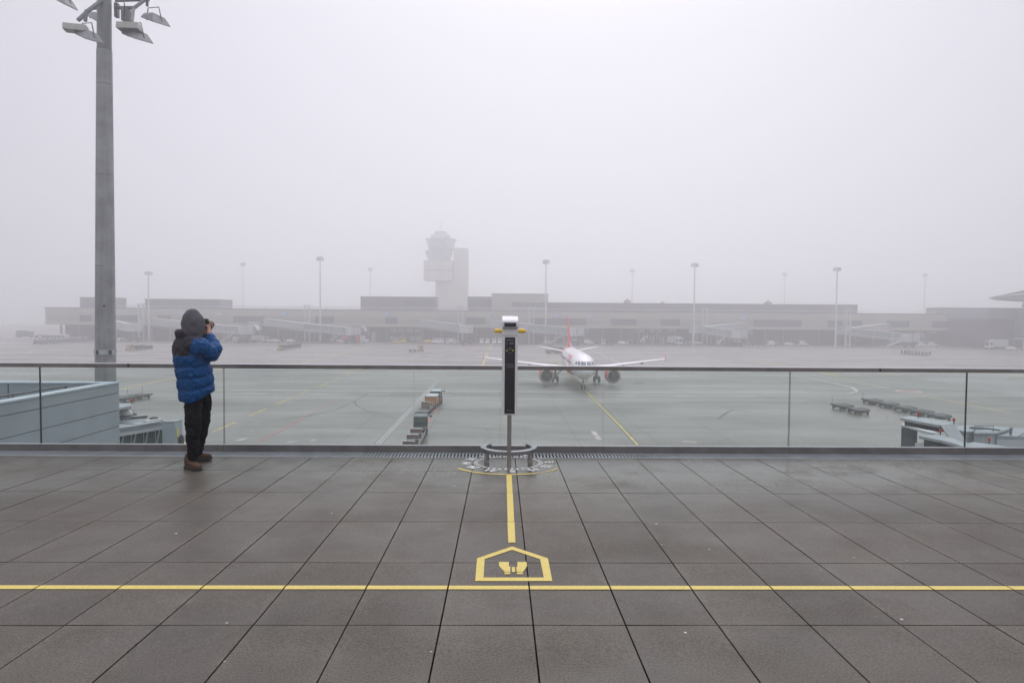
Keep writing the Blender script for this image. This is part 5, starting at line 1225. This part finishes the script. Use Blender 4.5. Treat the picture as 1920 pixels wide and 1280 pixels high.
# jet bridges of the pier
jwin = mat('far_bridge_glass', (.20, .25, .28), .2, var=.1, scale=.4)
def beam(mb, A, B, hb, w_):      # box from A to B (top centre line), height hb, width w_
    d = (B - A); q = Vector((-d.y, d.x, 0)).normalized() * w_ / 2; z = Vector((0, 0, hb))
    mb.hexa([A - q - z, B - q - z, B + q - z, A + q - z, A - q, B - q, B + q, A + q])
def far_bridge(lb, slope, mid, cab, stair=None, glass=True, cabface=False):
    (u0, v0, Y0), (u1, v1, Y1) = slope; A, B = atY(u0, v0, Y0), atY(u1, v1, Y1); C_ = atY(*mid)
    t = thing('jet_bridge', (B.x, B.y, 0), 0, lb, 'jet bridge', 'jet bridges along the pier'); o = Vector((B.x, B.y, 0)); A, B, C_ = A - o, B - o, C_ - o
    mb = MB(); beam(mb, A, B, 3.1, 3.0); s_ = mb.build('sloped_tunnel', bridge_far, t)
    mb = MB(); beam(mb, A + Vector((0, 0, .12)), B + Vector((0, 0, .12)), .118, 3.3); mb.build('tunnel_roof', lightgrey, s_)
    d_ = B - A; q = Vector((-d_.y, d_.x, 0)).normalized() * 1.52
    if q.y > 0: q = -q
    mb = MB()
    for k in range(1, 6): beam(mb, A + q - Vector((0, 0, .52 * k)), B + q - Vector((0, 0, .52 * k)), .06, .05)
    mb.build('cladding_rail', greymetal, s_)
    mb = MB(); mb.tube((A.x, A.y, 6.2 - .4), (B.x, B.y, B.z - 3.3), .14, n=8); mb.build('tie_rod', lightgrey, s_)
    if glass:
        mb = MB(); beam(mb, B - Vector((0, 0, .3)), C_ - Vector((0, 0, .3)), 2.2, 2.7); gl = mb.build('glazed_tunnel', jwin, t)
        mb = MB(); beam(mb, B + Vector((0, 0, .05)), C_ + Vector((0, 0, .05)), .345, 3.1); beam(mb, B - Vector((0, 0, 2.501)), C_ - Vector((0, 0, 2.501)), .4, 3.1); beam(mb, B - Vector((0, 0, 3.3)), C_ - Vector((0, 0, 3.1)), .2, 2.4)
        D = C_ - B; n_ = max(3, int(D.length / 3.2))
        for k in range(n_ + 1):
            P = B + D * (k / n_); q = Vector((-D.y, D.x, 0)).normalized() * 1.42
            for s in (-1, 1): mb.tube(P + q * s - Vector((0, 0, .3)), P + q * s - Vector((0, 0, 2.5)), .09, n=6)
        mb.build('tunnel_frame', lightgrey, gl)
    K = atY(*cab) - o; wd = 4.2 if not cabface else 5.6
    cb_ = MB().lathe([(wd / 2 * 1.04, -3.3), (wd / 2 * 1.04, 0)], tuple(K), n=14).build('rotunda', lightgrey, t)
    if not cabface:
        MB().span(K.x + wd / 2 - .2, K.x + wd / 2 + 2.4, K.y - 1.7, K.y + 1.7, K.z - 3.2, K.z - .1).build('cab', bridge_far, t, bevel=.1)
        mb = MB(); n_ = 7
        for k in range(n_):
            a0, a1 = math.pi * .5 * k / n_, math.pi * .5 * (k + 1) / n_
            c_ = Vector((K.x + wd / 2 + 2.4, K.y, K.z - 1.6)); r_ = 2.2
            mb.hexa([c_ + Vector((r_ * math.sin(a) * .9 , y, r_ * math.cos(a))) + Vector((-.15 * (z < 1), 0, -.2 * (z < 1))) for z in (0, 1) for a, y in ((a0, -1.8), (a1, -1.8), (a1, 1.8), (a0, 1.8))])
        mb.build('hood', lightgrey, t)
    else:
        MB().span(K.x - 1.7, K.x + 1.7, K.y - 4.4, K.y - 2.2, K.z - 3.2, K.z - .1).build('cab', lightgrey, t, bevel=.12)
        MB().prism([(K.x - 2.6, K.y - 4.3, K.z + .1), (K.x + 3.0, K.y - 4.3, K.z + .1), (K.x + 2.4, K.y - 5.2, K.z - .8), (K.x + 2.2, K.y - 4.6, K.z - 2.2), (K.x + 1.8, K.y - 4.5, K.z - .6), (K.x - 1.8, K.y - 4.5, K.z - .6)], (0, .4, 0)).build('hood', lightgrey, t)
    cx_ = K.x + .3; MB().span(cx_ - .35, cx_ + .35, K.y - .35, K.y + .35, .8, K.z - 3.31).build('lift_column', greymetal, t)
    mb = MB(); mb.span(cx_ - 2.2, cx_ + 2.2, K.y - 1.2, K.y + 1.2, .9, 1.7); mb.build('bogie', darkgrey, t)
    for s in (-1, 1): MB().lathe([(.4, -.25), (.62, -.2), (.62, .2), (.4, .25)], (cx_ + s * 1.6, K.y - 1.3, .62), 'y', 12).build('wheel', rubber, t)
    if stair:
        a, b = atY(stair[0], stair[1], mid[2] - 3) - o, atY(stair[2], stair[3], mid[2] - 3) - o
        mb = MB(); beam(mb, a, b, .45, 1.2); beam(mb, a + Vector((0, -.6, 1.1)), b + Vector((0, -.6, 1.1)), .1, .08); beam(mb, a + Vector((0, .6, 1.1)), b + Vector((0, .6, 1.1)), .1, .08)
        mb.tube(b + Vector((-.3, 0, -.4)), Vector((b.x - .3, b.y, 0)), .12, n=6); mb.tube(Vector((b.x - 3.5, b.y, b.z + 3)), Vector((b.x - 3.5, b.y, .9)), .12, n=6)
        mb.build('service_stair', lightgrey, t)
far_bridge('jet bridge with its cab turned to the viewer right of the mast', ((196, 597, 298), (240, 606, 290)), (246, 606, 289), (252, 606.5, 288), None, False, True)
far_bridge('jet bridge reaching behind the hood of the photographer', ((287, 596.5, 298), (384, 607, 288)), (450, 611.5, 285), (456, 612, 284), (418, 637.5, 444, 620))
far_bridge('long jet bridge left of the white cars', ((499, 597.5, 298), (572, 606, 288)), (650, 613, 285), (657, 613.5, 284), (620, 637.5, 643, 622))
far_bridge('jet bridge with its cab turned to the viewer beside the white vans', ((789, 599.5, 298), (860, 608, 290)), (868, 609, 288), (874, 609.5, 285), None, False, True)
far_bridge('jet bridge between viewing post and tail fin', ((921, 600.5, 298), (993, 607.5, 288)), (1066, 614, 285), (1074, 615, 284), (1034, 640, 1058, 625))
far_bridge('hazy jet bridge right of the catering truck', ((1397, 605, 298), (1322, 612, 288)), (1372, 618, 283), (1380, 619.5, 282), (1344, 644, 1360, 630))
far_bridge('dim jet bridge at the far right gate', ((1662, 607, 298), (1592, 614.5, 288)), (1690, 624, 278), (1700, 625.5, 276), (1662, 648, 1690, 637))
dkb = []
for u, lb in ((1303, 'grey clad bridge box left of the hazy right pylon'), (1578, 'dim clad bridge box left of the far right pylon'), (480, 'dark stair tower under the second jet bridge')):
    p = atY(u, 612, 296); t = thing('bridge_link', (p.x, 296, 0), 0, lb, 'bridge box', 'fixed bridge boxes at the pier')
    MB().span(-2, 2, -4, 2, 5.0, 8.3).build('link_box', bridge_far, t); MB().span(-2.2, 2.2, -4.2, 2, 8.31, 8.6).build('roof', lightgrey, t); MB().span(-.3, .3, -3.6, -3, 0, 4.99).build('leg', greymetal, t)

# control tower
TY = 440.0
def tx(u, v=520, Y=TY): return atY(u, v, Y).x
def tzz(v, u=840, Y=TY): return atY(u, v, Y).z
twr = thing('control_tower', (tx(847), TY, 0), 0, 'concrete airport control tower fading into the fog', 'control tower')
ox = tx(847)
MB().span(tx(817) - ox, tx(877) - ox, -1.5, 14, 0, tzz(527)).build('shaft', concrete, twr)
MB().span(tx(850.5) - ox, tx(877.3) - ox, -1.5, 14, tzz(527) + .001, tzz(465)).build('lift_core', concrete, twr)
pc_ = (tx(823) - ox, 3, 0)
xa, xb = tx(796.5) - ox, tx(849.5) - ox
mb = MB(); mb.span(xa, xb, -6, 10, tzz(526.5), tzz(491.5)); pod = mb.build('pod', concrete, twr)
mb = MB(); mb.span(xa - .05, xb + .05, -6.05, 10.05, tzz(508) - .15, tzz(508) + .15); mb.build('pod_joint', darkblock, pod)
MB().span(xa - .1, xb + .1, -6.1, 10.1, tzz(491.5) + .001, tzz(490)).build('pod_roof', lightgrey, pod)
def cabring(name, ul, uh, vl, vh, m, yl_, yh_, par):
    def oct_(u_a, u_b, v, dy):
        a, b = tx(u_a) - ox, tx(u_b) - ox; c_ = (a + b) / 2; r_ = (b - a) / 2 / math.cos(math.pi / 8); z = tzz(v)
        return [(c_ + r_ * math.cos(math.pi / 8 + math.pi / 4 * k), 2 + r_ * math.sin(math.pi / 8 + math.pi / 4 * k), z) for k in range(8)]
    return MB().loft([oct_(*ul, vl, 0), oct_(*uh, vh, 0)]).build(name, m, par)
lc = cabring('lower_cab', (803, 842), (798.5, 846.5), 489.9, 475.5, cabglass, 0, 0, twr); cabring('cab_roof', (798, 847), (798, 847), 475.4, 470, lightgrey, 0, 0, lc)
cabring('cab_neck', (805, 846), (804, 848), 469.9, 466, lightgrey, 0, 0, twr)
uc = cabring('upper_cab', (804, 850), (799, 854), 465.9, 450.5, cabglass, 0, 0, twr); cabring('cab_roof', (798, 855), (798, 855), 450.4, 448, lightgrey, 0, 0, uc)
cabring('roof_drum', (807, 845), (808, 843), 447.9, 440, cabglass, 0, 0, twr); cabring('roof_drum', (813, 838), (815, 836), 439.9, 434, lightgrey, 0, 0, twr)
MB().tube((tx(826) - ox, 2, tzz(434)), (tx(826) - ox, 2, tzz(415)), .15, n=6).build('antenna', lightgrey, twr)

# floodlight masts far off
mastpale = mat('haze_pale_mast', (.62, .62, .64), .5, var=.04)  # colour lightened so the masts fade as if in thicker fog
def far_mast(u, vt, Y, lb, first={}):
    p = atY(u, vt, Y)
    if 'm' not in first:
        t = thing('floodlight_mast', (p.x, Y, 0), 0, lb, 'light mast', 'slim floodlight masts in the fog')
        MB().lathe([(.42, 0), (.22, 35)], n=10).build('shaft', mastpale, t, smooth=True); MB().lathe([(1.3, 34.75), (1.3, 34.9)], n=12).build('crown_ring', mastpale, t)
        for k in range(4):
            mb = MB(); mb.box((1.05 * math.cos(.785 + 1.57 * k), 1.05 * math.sin(.785 + 1.57 * k), 34.0), (1.1, 1.0, 1.3), .785 + 1.57 * k); mb.build('lamp_head', mastpale, t)
        first['m'] = t
    if first.get('used'): dup(first['m'], (p.x, Y, 0), 0, lb, scale=(1, 1, p.z / 35.0))
    else: first['used'] = 1; first['m'].location = (p.x, Y, 0); first['m'].scale = (1, 1, p.z / 35.0)
far_mast(600, 481, 293, 'slim floodlight mast left of the control tower, before the pier'); far_mast(278, 509, 294, 'slim floodlight mast between concrete mast and photographer'); far_mast(1024, 487, 291, 'slim floodlight mast right of the viewing post'); far_mast(1303, 493, 284, 'slim floodlight mast beside the hazy right pylon'); far_mast(1570, 501, 282, 'dim floodlight mast before the far right gate')
far_mast(455, 492, 440, 'pale floodlight mast rising behind the pier right of the photographer'); far_mast(694, 502, 440, 'pale floodlight mast behind the glazed roof block'); far_mast(1186, 504, 440, 'pale floodlight mast behind the long roof block'); far_mast(1472, 511, 460, 'very faint floodlight mast behind the long roof block'); far_mast(1735, 513, 430, 'faint floodlight mast left of the right roof block')

# dark terminal with canopy at the right edge
tm = thing('terminal_building', (0, 0, 0), 0, 'dark blue grey terminal with wing shaped roof at the right edge', 'building')
q0 = gnd(1858, 655.5); Yt = q0.y + 6
def tX(u): return atY(u, 620, Yt).x
xe = tX(2150)
MB().span(tX(1908), xe, Yt, Yt + 30, 0, atY(1880, 577, Yt).z).build('wall', mat('terminal_cladding', (.10, .105, .13), .5), tm)
MB().span(tX(1862), tX(1907.9), Yt + 2, Yt + 30, 0, atY(1880, 598, Yt).z).build('podium', mat('terminal_podium', (.06, .062, .075), .6), tm)
MB().span(tX(1862), tX(1907.9), Yt + 2.5, Yt + 29, atY(1880, 598, Yt).z + .01, atY(1880, 577.5, Yt).z).build('gallery', mat('gallery_panel', (.19, .20, .25), .4), tm)
MB().span(tX(1902), xe, Yt - 4, Yt - .01, atY(1900, 633, Yt).z, atY(1900, 606, Yt).z).build('projecting_floor', mat('terminal_glass', (.13, .15, .21), .2), tm)
MB().span(tX(1902), xe, Yt - 4.3, Yt - .01, atY(1900, 636, Yt).z, atY(1900, 633, Yt).z - .01).build('floor_edge', lightgrey, tm)
for u in (1908, 1940): MB().tube((tX(u), Yt - 3.5, 0), (tX(u), Yt - 3.5, atY(1900, 636.5, Yt).z), .35, n=10).build('column', lightgrey, tm)
a = atY(1852, 558.5, Yt - 6); b = atY(1925, 543, Yt - 6); c_ = atY(1905, 562.5, Yt - 6); d_ = atY(2100, 520, Yt - 6); e_ = atY(2100, 566, Yt - 6)
MB().prism([a, c_, e_, d_, b], tuple(Vector((a.x / a.y * 26 + 3, 26, 0)))).build('wing_roof', mat('wing_roof_metal', (.15, .15, .165), .5, .2), tm)
MB().prism([a + Vector((2, -.2, .45)), b + Vector((0, -.2, -1.1)), d_ + Vector((0, -.2, -1.1)), d_ + Vector((0, -.2, -1.8)), b + Vector((0, -.2, -1.9))], (0, .15, 0)).build('roof_edge', lightgrey, tm)
for u in (1922,): MB().tube(tuple(atY(1918, 576, Yt + 2)), tuple(atY(1926, 550, Yt + 2)), .4, n=8).build('roof_strut', greymetal, tm)

# ================================================================ near jet bridge, lower right
def z5(x, y): return (1680 + x * .125, 760 + y * .125)
hoodroof = mat('hood_roof_metal', (.31, .34, .36), .5, var=.2, scale=1.4)
def trace(pts, z): return [gnd(*z5(*q), z) for q in pts]
beaconred = mat('beacon_red', (.50, .015, .015), .3)
def slab(mb, pts, thick, mi=0): mb.prism(pts, (0, 0, -thick), mi)
nb = thing('jet_bridge', (0, 0, 0), 0, 'near grey jet bridge with a raised docking hood at the lower right', 'jet bridge')
mb = MB(); slab(mb, trace([(65, 178), (190, 152), (640, 205), (870, 248), (870, 268), (690, 285), (655, 292), (160, 200)], 7.3), .14); mb.build('docking_hood', hoodroof, nb, bevel=.03)
hp = trace([(130, 205), (655, 300), (860, 275), (640, 225), (200, 175)], 7.14)
mb = MB(); slab(mb, hp, .3); mb.build('hood_lining', fabric, nb)
A = gnd(*z5(668, 292), 7.3); B = gnd(*z5(872, 266), 7.3); dn = Vector((.9, -.35, -1.55))
mb = MB(); mb.prism([A, B, B + dn * 1.0, A + dn * .9], (.02, .10, 0)); mb.build('hood_cheek', lightgrey, nb)
pts_b = trace([(80, 272), (165, 256), (420, 305), (590, 375), (590, 412), (480, 392), (165, 300), (85, 288)], 6.35); mb = MB(); slab(mb, pts_b, .13); mb.build('hood_frame', lightgrey, nb, bevel=.02)
a_, b_ = gnd(*z5(88, 288), 6.2), gnd(*z5(330, 330), 6.2)
mb = MB(); n_ = 15
for k in range(n_):
    p, q = a_.lerp(b_, k / n_), a_.lerp(b_, (k + 1) / n_); sh2 = Vector((0, .06 if k % 2 else -.06, 0))
    mb.hexa([Vector((p.x, p.y + sh2.y, 3.2)), Vector((q.x, q.y - sh2.y, 3.2)), Vector((q.x, q.y - sh2.y + .08, 3.2)), Vector((p.x, p.y + sh2.y + .08, 3.2)), Vector((p.x, p.y + sh2.y, 6.2)), Vector((q.x, q.y - sh2.y, 6.2)), Vector((q.x, q.y - sh2.y + .08, 6.2)), Vector((p.x, p.y + sh2.y + .08, 6.2))])
mb.build('bellows_curtain', mat('bellows_grey', (.10, .125, .145), .7), nb)
cabr = trace([(870, 308), (1050, 296), (1380, 298), (1765, 328), (1495, 412), (1178, 410), (1165, 384), (1040, 386), (890, 352)], 6.7)
mb = MB(); slab(mb, cabr, .12); mb.build('cab_roof', mat("bridge_roof", (.29, .325, .35), .5, var=.2, scale=1.6), nb, bevel=.02)
ctr = sum(cabr, Vector()) / len(cabr); cw = [ctr + (p - ctr) * .93 - Vector((0, 0, .13)) for p in cabr]
mb = MB(); slab(mb, cw, 3.2); mb.build('cab_wall', bridge_wall, nb)
low = trace([(860, 425), (1060, 415), (1075, 560), (860, 520)], 6.0); mb = MB(); slab(mb, trace([(850, 432), (1070, 405), (1100, 420), (1090, 470), (870, 470)], 6.05), 2.8); mb.build('control_cabin', bridge_wall, nb)
mb = MB(); mb.span(-.25, .25, -.12, .12, 0, .1); mb.build('roof_lamp', greymetal, nb, bevel=.04, loc=gnd(*z5(1232, 350), 6.7))
ta, tb = gnd(*z5(1505, 452), 6.55), gnd(*z5(1765, 332), 6.55); far1 = Vector((9, -.9, 0))
mb = MB(); slab(mb, [ta, tb, tb + far1, ta + far1], .16); mb.build('tunnel_roof', bpy.data.materials['bridge_roof'], nb)
mb = MB(); e0 = ta + Vector((0, -.05, -.17)); mb.hexa([e0 + Vector((0, 0, -.35)), e0 + far1 + Vector((0, 0, -.35)), e0 + far1 + Vector((0, .2, -.35)), e0 + Vector((0, .2, -.35)), e0, e0 + far1, e0 + far1 + Vector((0, .2, 0)), e0 + Vector((0, .2, 0))])
mb.build('tunnel_eave', lightgrey, nb)
mb = MB(); e1 = e0 + Vector((.1, .3, -.36)); mb.hexa([e1 + Vector((0, 0, -2.2)), e1 + far1 + Vector((0, 0, -2.2)), e1 + far1 + Vector((0, 1.9, -2.2)), e1 + Vector((0, 1.9, -2.2)), e1, e1 + far1, e1 + far1 + Vector((0, 1.9, 0)), e1 + Vector((0, 1.9, 0))])
mb.build('tunnel_glazing', mat('dark_bridge_glass', (.045, .07, .07), .15, var=.2, scale=.8), nb)
mb = MB()
for k in range(6):
    p = e0 + far1 * (.02 + .16 * k) + Vector((0, .08, -.36)); mb.tube(p, p + Vector((.75, -.03, -2.2)), .05, n=6)
mb.build('truss_brace', mat('pale_green_steel', (.30, .40, .39), .5), nb)
mb = MB(); mb.tube(gnd(*z5(1718, 440), 6.55), gnd(*z5(1718, 440), 6.55) + Vector((0, 0, .35)), .05, n=8); mb.build('roof_post', greymetal, nb)
def beacon(par, x, y, z):
    p = gnd(*z5(x, y + 20), z); b = MB().path([p, p + Vector((0, 0, .12))], .025, 8).build('beacon_stem', black, par)
    MB().lathe([(.055, .12), (.06, .19), (.042, .245), (.01, .255)], tuple(p), n=12).build('beacon', beaconred, b, smooth=True)
beacon(nb, 868, 250, 7.3); beacon(nb, 335, 160, 7.3)
mb = MB(); 
for y in (0, 1.6): p = cw[4] + Vector((-1.2, y - .2, 0)); mb.span(p.x - .3, p.x + .3, p.y - .3, p.y + .3, 0, 3.3)
mb.build('lift_column', greymetal, nb)
mb = MB()
for k in range(1, 9): a = ta + far1 * (k / 9); b = tb + far1 * (k / 9); mb.hexa([a + Vector((-.03, 0, .001)), a + Vector((.03, 0, .001)), b + Vector((.03, 0, .001)), b + Vector((-.03, 0, .001)), a + Vector((-.03, 0, .03)), a + Vector((.03, 0, .03)), b + Vector((.03, 0, .03)), b + Vector((-.03, 0, .03))])
mb.build('roof_seam', greymetal, nb)
mb = MB(); q0_ = gnd(*z5(1200, 400), 6.7); q1_ = gnd(*z5(1480, 402), 6.7); mb.path([q0_ + Vector((0, .1, 0)), q0_ + Vector((0, .1, .28)), q1_ + Vector((0, .1, .28)), q1_ + Vector((0, .1, 0))], .02, 6); mb.build('roof_guard', greymetal, nb)
mb = MB(); mb.path([gnd(*z5(1100, 330), 6.73), gnd(*z5(1400, 345), 6.73), gnd(*z5(1560, 370), 6.73)], .03, 6); mb.build('roof_cable', black, nb)
nb2 = thing('jet_bridge', (0, 0, 0), 0, 'second nearer jet bridge whose hood roof shows low in front', 'jet bridge')
mb = MB(); slab(mb, trace([(340, 448), (600, 430), (860, 488), (1060, 560), (1060, 640), (985, 600), (700, 520)], 6.9), .14); mb.build('docking_hood', hoodroof, nb2, bevel=.03)
mb = MB(); slab(mb, trace([(420, 470), (700, 530), (980, 615), (1020, 560), (860, 500), (600, 450)], 6.74), .7); mb.build('hood_lining', fabric, nb2)
mb = MB(); slab(mb, trace([(1010, 570), (1160, 545), (1490, 585), (1900, 660), (1900, 760), (1010, 640)], 6.5), .12); mb.build('cab_roof', bpy.data.materials['bridge_roof'], nb2, bevel=.02)
mb = MB(); slab(mb, trace([(1060, 590), (1160, 560), (1480, 600), (1850, 670), (1850, 740), (1060, 630)], 6.37), 3.2); mb.build('cab_wall', bridge_wall, nb2)
mb = MB(); slab(mb, trace([(285, 562), (400, 556), (480, 590), (700, 640), (700, 670), (290, 590)], 6.1), .12); mb.build('hood_frame', lightgrey, nb2)
beacon(nb2, 665, 415, 6.9); beacon(nb2, 1395, 550, 6.5)

# ================================================================ near jet bridge, lower left
def z6(x, y): return (215 + x * .08594, 730 + y * .08594)
def tr6(pts, z): return [gnd(*z6(*q), z) for q in pts]
lb_ = thing('jet_bridge', (0, 0, 0), 0, 'near jet bridge with glazed truss side and square end box at the lower left', 'jet bridge')
roofm2 = bpy.data.materials['bridge_roof']
bx = tr6([(1030, 690), (1310, 688), (1478, 648), (1200, 612), (900, 620)], 6.6)
mb = MB(); P0, P1, P2 = bx[0], bx[1], bx[2]; P3 = P0 + (P2 - P1)
mb.prism([P0 - Vector((0, 0, .1)), P1 - Vector((0, 0, .1)), P2 - Vector((0, 0, .1)), P3 - Vector((0, 0, .1))], (0, 0, -3.6)); mb.build('end_box', mat('box_panel', (.37, .43, .47), .45, var=.05), lb_, bevel=.02)
mb = MB(); o_ = .06
cc = (P0 + P1 + P2 + P3) / 4
mb.prism([cc + (p - cc) * 1.03 for p in (P0, P1, P2, P3)], (0, 0, -.099)); mb.build('box_roof', roofm2, lb_, bevel=.02)
e = (P2 - P1).normalized(); n2 = Vector((e.y, -e.x, 0))
def onside(t, dz, off=.015): return P1 + (P2 - P1) * t + n2 * off + Vector((0, 0, -dz))
MB().prism([onside(.14, .42), onside(.40, .42), onside(.40, .82), onside(.14, .82)], n2 * .03).build('yellow_notice', mat('notice_yellow', (.62, .56, .16), .5), lb_)
MB().prism([onside(.30, .83), onside(.34, .83), onside(.34, 2.6), onside(.30, 2.6)], n2 * .03).build('conduit', greymetal, lb_)
MB().ball(tuple(onside(.74, 1.05, .05)), (.12, .2, .3), 12, 8).build('lamp_hood', black, lb_)
MB().prism([onside(.62, 1.2), onside(.86, 1.2), onside(.86, 1.6), onside(.62, 1.6)], n2 * .03).build('white_notice', signwhite, lb_)
# tunnel running back towards the left below the parapet
ev0, ev1 = gnd(*z6(1025, 735), 6.35), gnd(*z6(110, 880), 6.35); dv = (ev1 - ev0).normalized(); ev1 = ev0 + dv * 14
sd2 = Vector((dv.y, -dv.x, 0)); sd2 = sd2 if sd2.x < 0 else -sd2
def fr(t, s, z): return ev0 + dv * t + sd2 * s + Vector((0, 0, z - 6.35))
mb = MB(); mb.hexa([fr(-.35, -.05, 6.22), fr(14, -.05, 6.22), fr(14, 2.8, 6.22), fr(-.35, 2.8, 6.22), fr(-.35, -.05, 6.4), fr(14, -.05, 6.4), fr(14, 2.8, 6.4), fr(-.35, 2.8, 6.4)]); mb.build('tunnel_roof', roofm2, lb_)
mb = MB(); mb.hexa([fr(-.35, -.12, 6.05), fr(14, -.12, 6.05), fr(14, 0, 6.05), fr(-.35, 0, 6.05), fr(-.35, -.12, 6.21), fr(14, -.12, 6.21), fr(14, 0, 6.21), fr(-.35, 0, 6.21)]); mb.tube(fr(0.2, -.1, 6.47), fr(14, -.1, 6.47), .05, n=8); mb.build('tunnel_eave', lightgrey, lb_)
mb = MB(); mb.hexa([fr(-.35, .12, 3.3), fr(14, .12, 3.3), fr(14, 2.6, 3.3), fr(-.35, 2.6, 3.3), fr(-.35, .12, 6.04), fr(14, .12, 6.04), fr(14, 2.6, 6.04), fr(-.35, 2.6, 6.04)]); mb.build('tunnel_glazing', bpy.data.materials['dark_bridge_glass'], lb_)
mb = MB()
for k in range(20): mb.tube(fr(.1 + .66 * k, .04, 6.05), fr(.75 + .66 * k, .04, 3.3), .04, n=6); mb.tube(fr(.3 + .66 * k, .09, 6.05), fr(.3 + .66 * k, .09, 3.3), .025, n=6)
mb.build('truss_brace', bpy.data.materials['pale_green_steel'], lb_)
mb = MB(); q = gnd(*z6(840, 715), 6.45); mb.box((q.x, q.y, 6.52), (.9, .3, .14), math.atan2(dv.y, dv.x)); mb.build('roof_lamp', lightgrey, lb_, bevel=.03)
mb = MB(); mb.ball(tuple(gnd(*z6(858, 630), 6.6)), (.22, .22, .1), 10, 6); mb.build('roof_vent', black, lb_)
mb = MB()
for k in range(1, 12): mb.hexa([fr(1.1 * k, -.05, 6.401), fr(1.1 * k + .06, -.05, 6.401), fr(1.1 * k + .06, 2.8, 6.401), fr(1.1 * k, 2.8, 6.401), fr(1.1 * k, -.05, 6.43), fr(1.1 * k + .06, -.05, 6.43), fr(1.1 * k + .06, 2.8, 6.43), fr(1.1 * k, 2.8, 6.43)])
mb.build('roof_seam', greymetal, lb_)
lb2 = thing('jet_bridge', (0, 0, 0), 0, 'dome topped jet bridge cab just right of the parapet building', 'jet bridge')
q = gnd(*z6(235, 560), 6.6); MB().lathe([(.0, 0), (.33, 0), (.35, .06), (.32, .17), (.23, .26), (.1, .30), (.01, .31)], (q.x, q.y, 6.62), n=24).build('roof_dome', mat('dome_white', (.62, .63, .58), .4, var=.04), lb2, smooth=True)
MB().lathe([(.37, 0), (.37, .1)], (q.x, q.y, 6.51), n=24).build('dome_rim', greymetal, lb2)
mb = MB(); slab(mb, tr6([(-200, 620), (130, 600), (250, 570), (730, 560), (700, 590), (370, 610), (250, 650), (110, 690), (-200, 700)], 6.5), .12); mb.build('cab_roof', roofm2, lb2)
mb = MB(); slab(mb, tr6([(-200, 640), (130, 615), (380, 600), (300, 640), (-200, 690)], 6.37), 3.2); mb.build('cab_wall', bridge_wall, lb2)
mb = MB(); slab(mb, tr6([(-250, 330), (110, 300), (345, 298), (370, 312), (360, 345), (100, 400), (-250, 440)], 7.2), .14); mb.build('docking_hood', hoodroof, lb2, bevel=.03)
mb = MB(); slab(mb, tr6([(-250, 350), (110, 315), (350, 315), (350, 350), (-250, 430)], 7.05), .9); mb.build('hood_front', mat('hood_panel', (.33, .39, .42), .5), lb2)
a_, b_ = gnd(*z6(340, 420), 6.4), gnd(*z6(450, 555), 6.5); mb = MB(); mb.path([a_, b_], .09, 8); mb.build('hood_arm', greymetal, lb2)
p = gnd(*z6(372, 305), 7.2); MB().path([p, p + Vector((0, 0, .12))], .025, 8).build('beacon_stem', black, lb2); MB().lathe([(.055, .12), (.06, .19), (.042, .245), (.01, .255)], tuple(p), n=12).build('beacon', beaconred, lb2, smooth=True)
mb = MB(); mb.path([gnd(*z6(150, 650), 6.6), gnd(*z6(380, 615), 6.6), gnd(*z6(710, 585), 6.6)], .05, 6); mb.build('roof_conduit', black, lb2)

# ================================================================ haze
hm = bpy.data.materials.new('haze'); hm.use_nodes = True; n = hm.node_tree.nodes; n.clear()
ho = n.new('ShaderNodeOutputMaterial'); pv = n.new('ShaderNodeVolumePrincipled'); pv.inputs['Density'].default_value = HAZE; pv.inputs['Color'].default_value = (.996, .996, .999, 1); pv.inputs['Anisotropy'].default_value = .78
hm.node_tree.links.new(pv.outputs[0], ho.inputs['Volume'])
hz_ = MB().span(-920, 920, -60, 700, -1, 57).build('haze', hm); tag(hz_, 'pale fog lying over the whole apron and terrace', 'haze', kind='stuff')
hz_.visible_shadow = True
